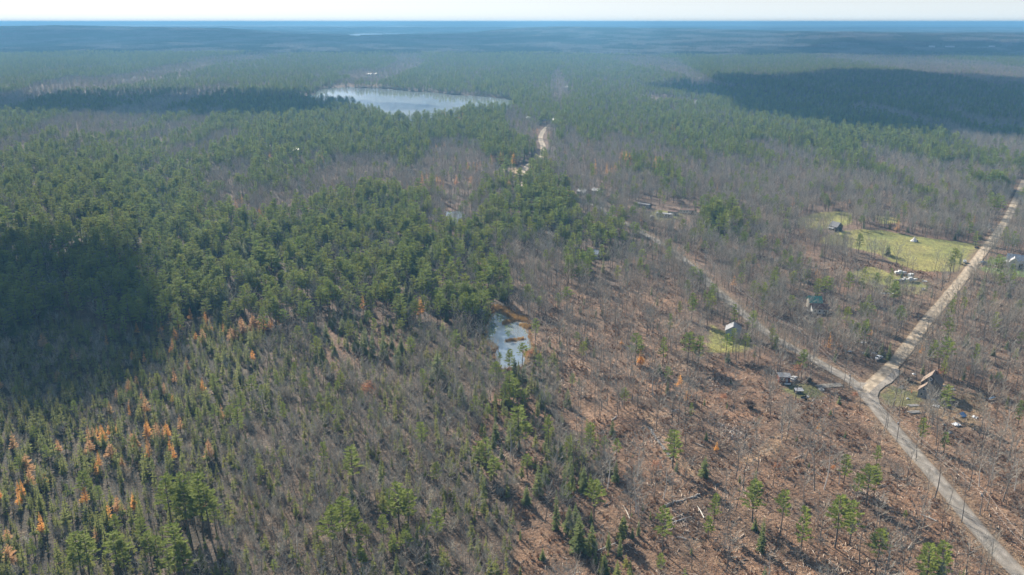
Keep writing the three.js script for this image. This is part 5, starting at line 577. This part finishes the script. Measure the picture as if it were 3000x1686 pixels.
for (const [key, K] of Object.entries(KINDS)) {
  const all = trees.filter((t) => t.kind === key), D = (t) => Math.hypot(t.x, t.z, 150);
  const inFrame = (t) => { const f = 150 * 0.2974 - t.z * 0.9548, px = t.x / f, py = (-150 * 0.9548 - t.z * 0.2974) / f; return Math.abs(px) < 0.6 && py > -0.345; };
  const ranked = all.filter((t) => t.must || inFrame(t)).sort((a, b) => (b.must ? 1e3 : 0) + b.h / D(b) - (a.must ? 1e3 : 0) - a.h / D(a)).slice(0, LIMIT[key]);
  const single = new Set(ranked);
  // the few nearest to each landmark can be named by it
  for (const [lx, lz, word, reach] of LANDMARKS) ranked.filter((t) => !t.label).map((t) => [Math.hypot(t.x - lx, t.z - lz), t]).filter((q) => q[0] < reach).sort((a, b) => a[0] - b[0]).slice(0, 10).forEach(([, t], i) => { t.label = (key === 'larch' && t.tone > 0.5 && t.st !== 'X' ? 'dull brown-orange larch' : KIND_WORDS[key]) + ' ' + ['', 'second ', 'third ', 'fourth ', 'fifth ', 'sixth ', 'seventh ', 'eighth ', 'ninth ', 'tenth '][i] + 'nearest to the ' + word; });
  for (const t of ranked) {
    const word = key === 'larch' && t.tone > 0.5 && t.st !== 'X' ? 'dull brown-orange larch' : KIND_WORDS[key], v = K.v[t.v % K.v.length], s = t.h / K.H, size = t.h > K.H * 1.02 ? 'tall ' : t.h < K.H * 0.7 ? 'small ' : '';
    const o = thing(K.name, t.x, heightAt(t.x, t.z) - 0.05, t.z, t.turn, t.label ?? size + word + ' ' + STAND_WORDS[t.st], 'tree', t.label ? undefined : size + (word + 's').replace('larchs', 'larches') + ' ' + STAND_WORDS[t.st]);
    o.scale.set(s * (0.75 + 0.55 * t.tone), s, s * (0.75 + 0.55 * t.tone));
    mesh('trunk', v.t, t.kind === 'bare' && t.tone > 0.9 ? M.birch : K.trunk, o); mesh('crown', v.c, key === 'larch' && (t.tone > 0.5) && t.st !== 'X' ? M.larchDull : K.crown, o);
  }
  K.v.forEach((v, i) => {
    const rest = all.filter((t) => !single.has(t) && t.v % K.v.length === i); if (!rest.length) return;
    const im = new THREE.InstancedMesh(v.g, [K.trunk, K.crown], rest.length); im.name = numbered(MASS[key][0]); im.castShadow = im.receiveShadow = true;
    rest.forEach((t, n) => { const s = t.h / K.H, w = s * (0.75 + 0.55 * t.tone); mtx.compose(new THREE.Vector3(t.x, heightAt(t.x, t.z) - 0.05, t.z), quat.setFromAxisAngle(up, t.turn), new THREE.Vector3(w, s, w)); im.setMatrixAt(n, mtx); const q = 0.8 + 0.4 * ((t.tone * 7.3) % 1), y = (t.tone * 3.7) % 1; const b = key === 'brush' && 'CTB'.includes(t.st) ? [0.8, 0.62, 0.5] : [1, 1, 1]; im.setColorAt(n, col.setRGB(q * (0.92 + 0.2 * y) * b[0], q * b[1], q * (1.05 - 0.15 * y) * b[2])); });
    tag(im, MASS[key][1], MASS[key][2], undefined, 'stuff'); scene.add(im);
  });
}
// ---------------------------------------------------------------- far forest: canopy patches on the hills
{
  const R = rng(77), kinds = [0, 1, 2].map((k) => { // 64 m squares of packed crowns
    const T = new Tri(), r = rng(900 + k);
    for (let i = 0; i < 120; i++) {
      const x = (r() - 0.5) * 70, z = (r() - 0.5) * 70, soft = k === 1 || (k === 2 && r() < 0.5), h = soft ? 9 + 4 * r() : 11 + 6 * r(), w = soft ? 3 + 1.5 * r() : 2.2 + 1.2 * r(), n = 6, o = r() * 6;
      for (let q = 0; q < n; q++) { const a = o + q / n * 6.283, b = o + (q + 1) / n * 6.283, A = [x + Math.cos(a) * w, soft ? h * 0.55 : 2, z + Math.sin(a) * w], B = [x + Math.cos(b) * w, soft ? h * 0.55 : 2, z + Math.sin(b) * w]; if (soft) { const A2 = [x + Math.cos(a) * w * 0.6, h * 0.9, z + Math.sin(a) * w * 0.6], B2 = [x + Math.cos(b) * w * 0.6, h * 0.9, z + Math.sin(b) * w * 0.6]; T.quad(A, B, B2, A2); T.tri(A2, B2, [x, h, z]); T.quad([A[0], 0, A[2]], [B[0], 0, B[2]], B, A); } else T.tri(A, B, [x + r() - 0.5, h, z]); }
    }
    return T.geo();
  }), mats = [mat(0.075, 0.095, 0.045), mat(0.17, 0.15, 0.135), mat(0.12, 0.12, 0.085)], list = [[], [], []];
  for (let z = -3680; z > -13500; z -= 64) { const lim = -z * 0.66 + 100; for (let x = -lim; x < lim; x += 64) { const px = x + (R() - 0.5) * 20, pz = z + (R() - 0.5) * 20; if (FARLAKE.has(px, pz) || FARFIELDS.some((f) => f.has(px, pz))) continue; const n = fbm(px / 420, pz / 620, 4) + (R() - 0.5) * 0.35; list[n > 0.12 ? 1 : n < -0.15 ? 0 : 2].push([px, pz, R()]); } }
  list.forEach((l, k) => { const im = new THREE.InstancedMesh(kinds[k], mats[k], l.length); im.name = numbered('far_forest'); l.forEach(([x, z, r], n) => { mtx.compose(new THREE.Vector3(x, heightAt(x, z) - 1, z), quat.setFromAxisAngle(up, Math.floor(r * 4) * Math.PI / 2), new THREE.Vector3(1, 0.85 + 0.3 * r, 1)); im.setMatrixAt(n, mtx); }); tag(im, 'far wooded hills seen as one mass of treetops', 'forest', undefined, 'stuff'); scene.add(im); });
}
// ---------------------------------------------------------------- clouds overhead, out of the picture, that lay the broad shadows
{
  const white = mat(0.92, 0.92, 0.92, 1), thinWhite = leafy(0.95, 0.95, 0.95, 0.7), puff = new THREE.IcosahedronGeometry(1, 3);
  { const R = rng(41); for (let i = 0; i < 44; i++) { const z = -9000 - 15000 * R(), x = (R() - 0.5) * -z * 1.35; CLOUDS.push([x, z, 1200 + 1200 * R(), 600 + 600 * R(), 'small unseen cloud added to shade the far haze']); } }  // unseen clouds added to dim and streak the haze over the far hills
  for (const [sx, sz, rx, rz, label] of CLOUDS) {
    const high = sz < -6000 ? 1500 : 900, back = high / Math.tan(SUN_EL), ox = Math.sin(SUN_AZ) * back, oz = -Math.cos(SUN_AZ) * back;
    const R = rng(Math.round(sx * 3 + sz)), parts = [], n = 26;
    for (let i = 0; i < n; i++) { const a = i * 2.4, q = Math.sqrt((i + 0.5) / n) * 0.86, r = (0.26 + 0.12 * R()), g = puff.clone(), P = g.attributes.position; for (let j = 0; j < P.count; j++) { const w = 1 + 0.22 * N3(P.getX(j) * 1.7 + i, P.getY(j) * 1.7, P.getZ(j) * 1.7 + sx); P.setXYZ(j, P.getX(j) * w, P.getY(j) * w, P.getZ(j) * w); } g.scale(rx * r, Math.min(rx, rz) * r * 0.35 + 20, rz * r); g.translate(Math.cos(a) * q * rx * 0.8, R() * 30, Math.sin(a) * q * rz * 0.8); parts.push(g); }
    const g = mergeGeometries(parts); g.computeVertexNormals(); const o = mesh('cloud', g, label.startsWith('thin') ? thinWhite : white); o.position.set(sx + ox, high, sz + oz); tag(o, label, 'cloud', label.startsWith('small') ? 'small unseen clouds added over the far hills' : undefined);
  }
}
renderer.render(scene, camera);
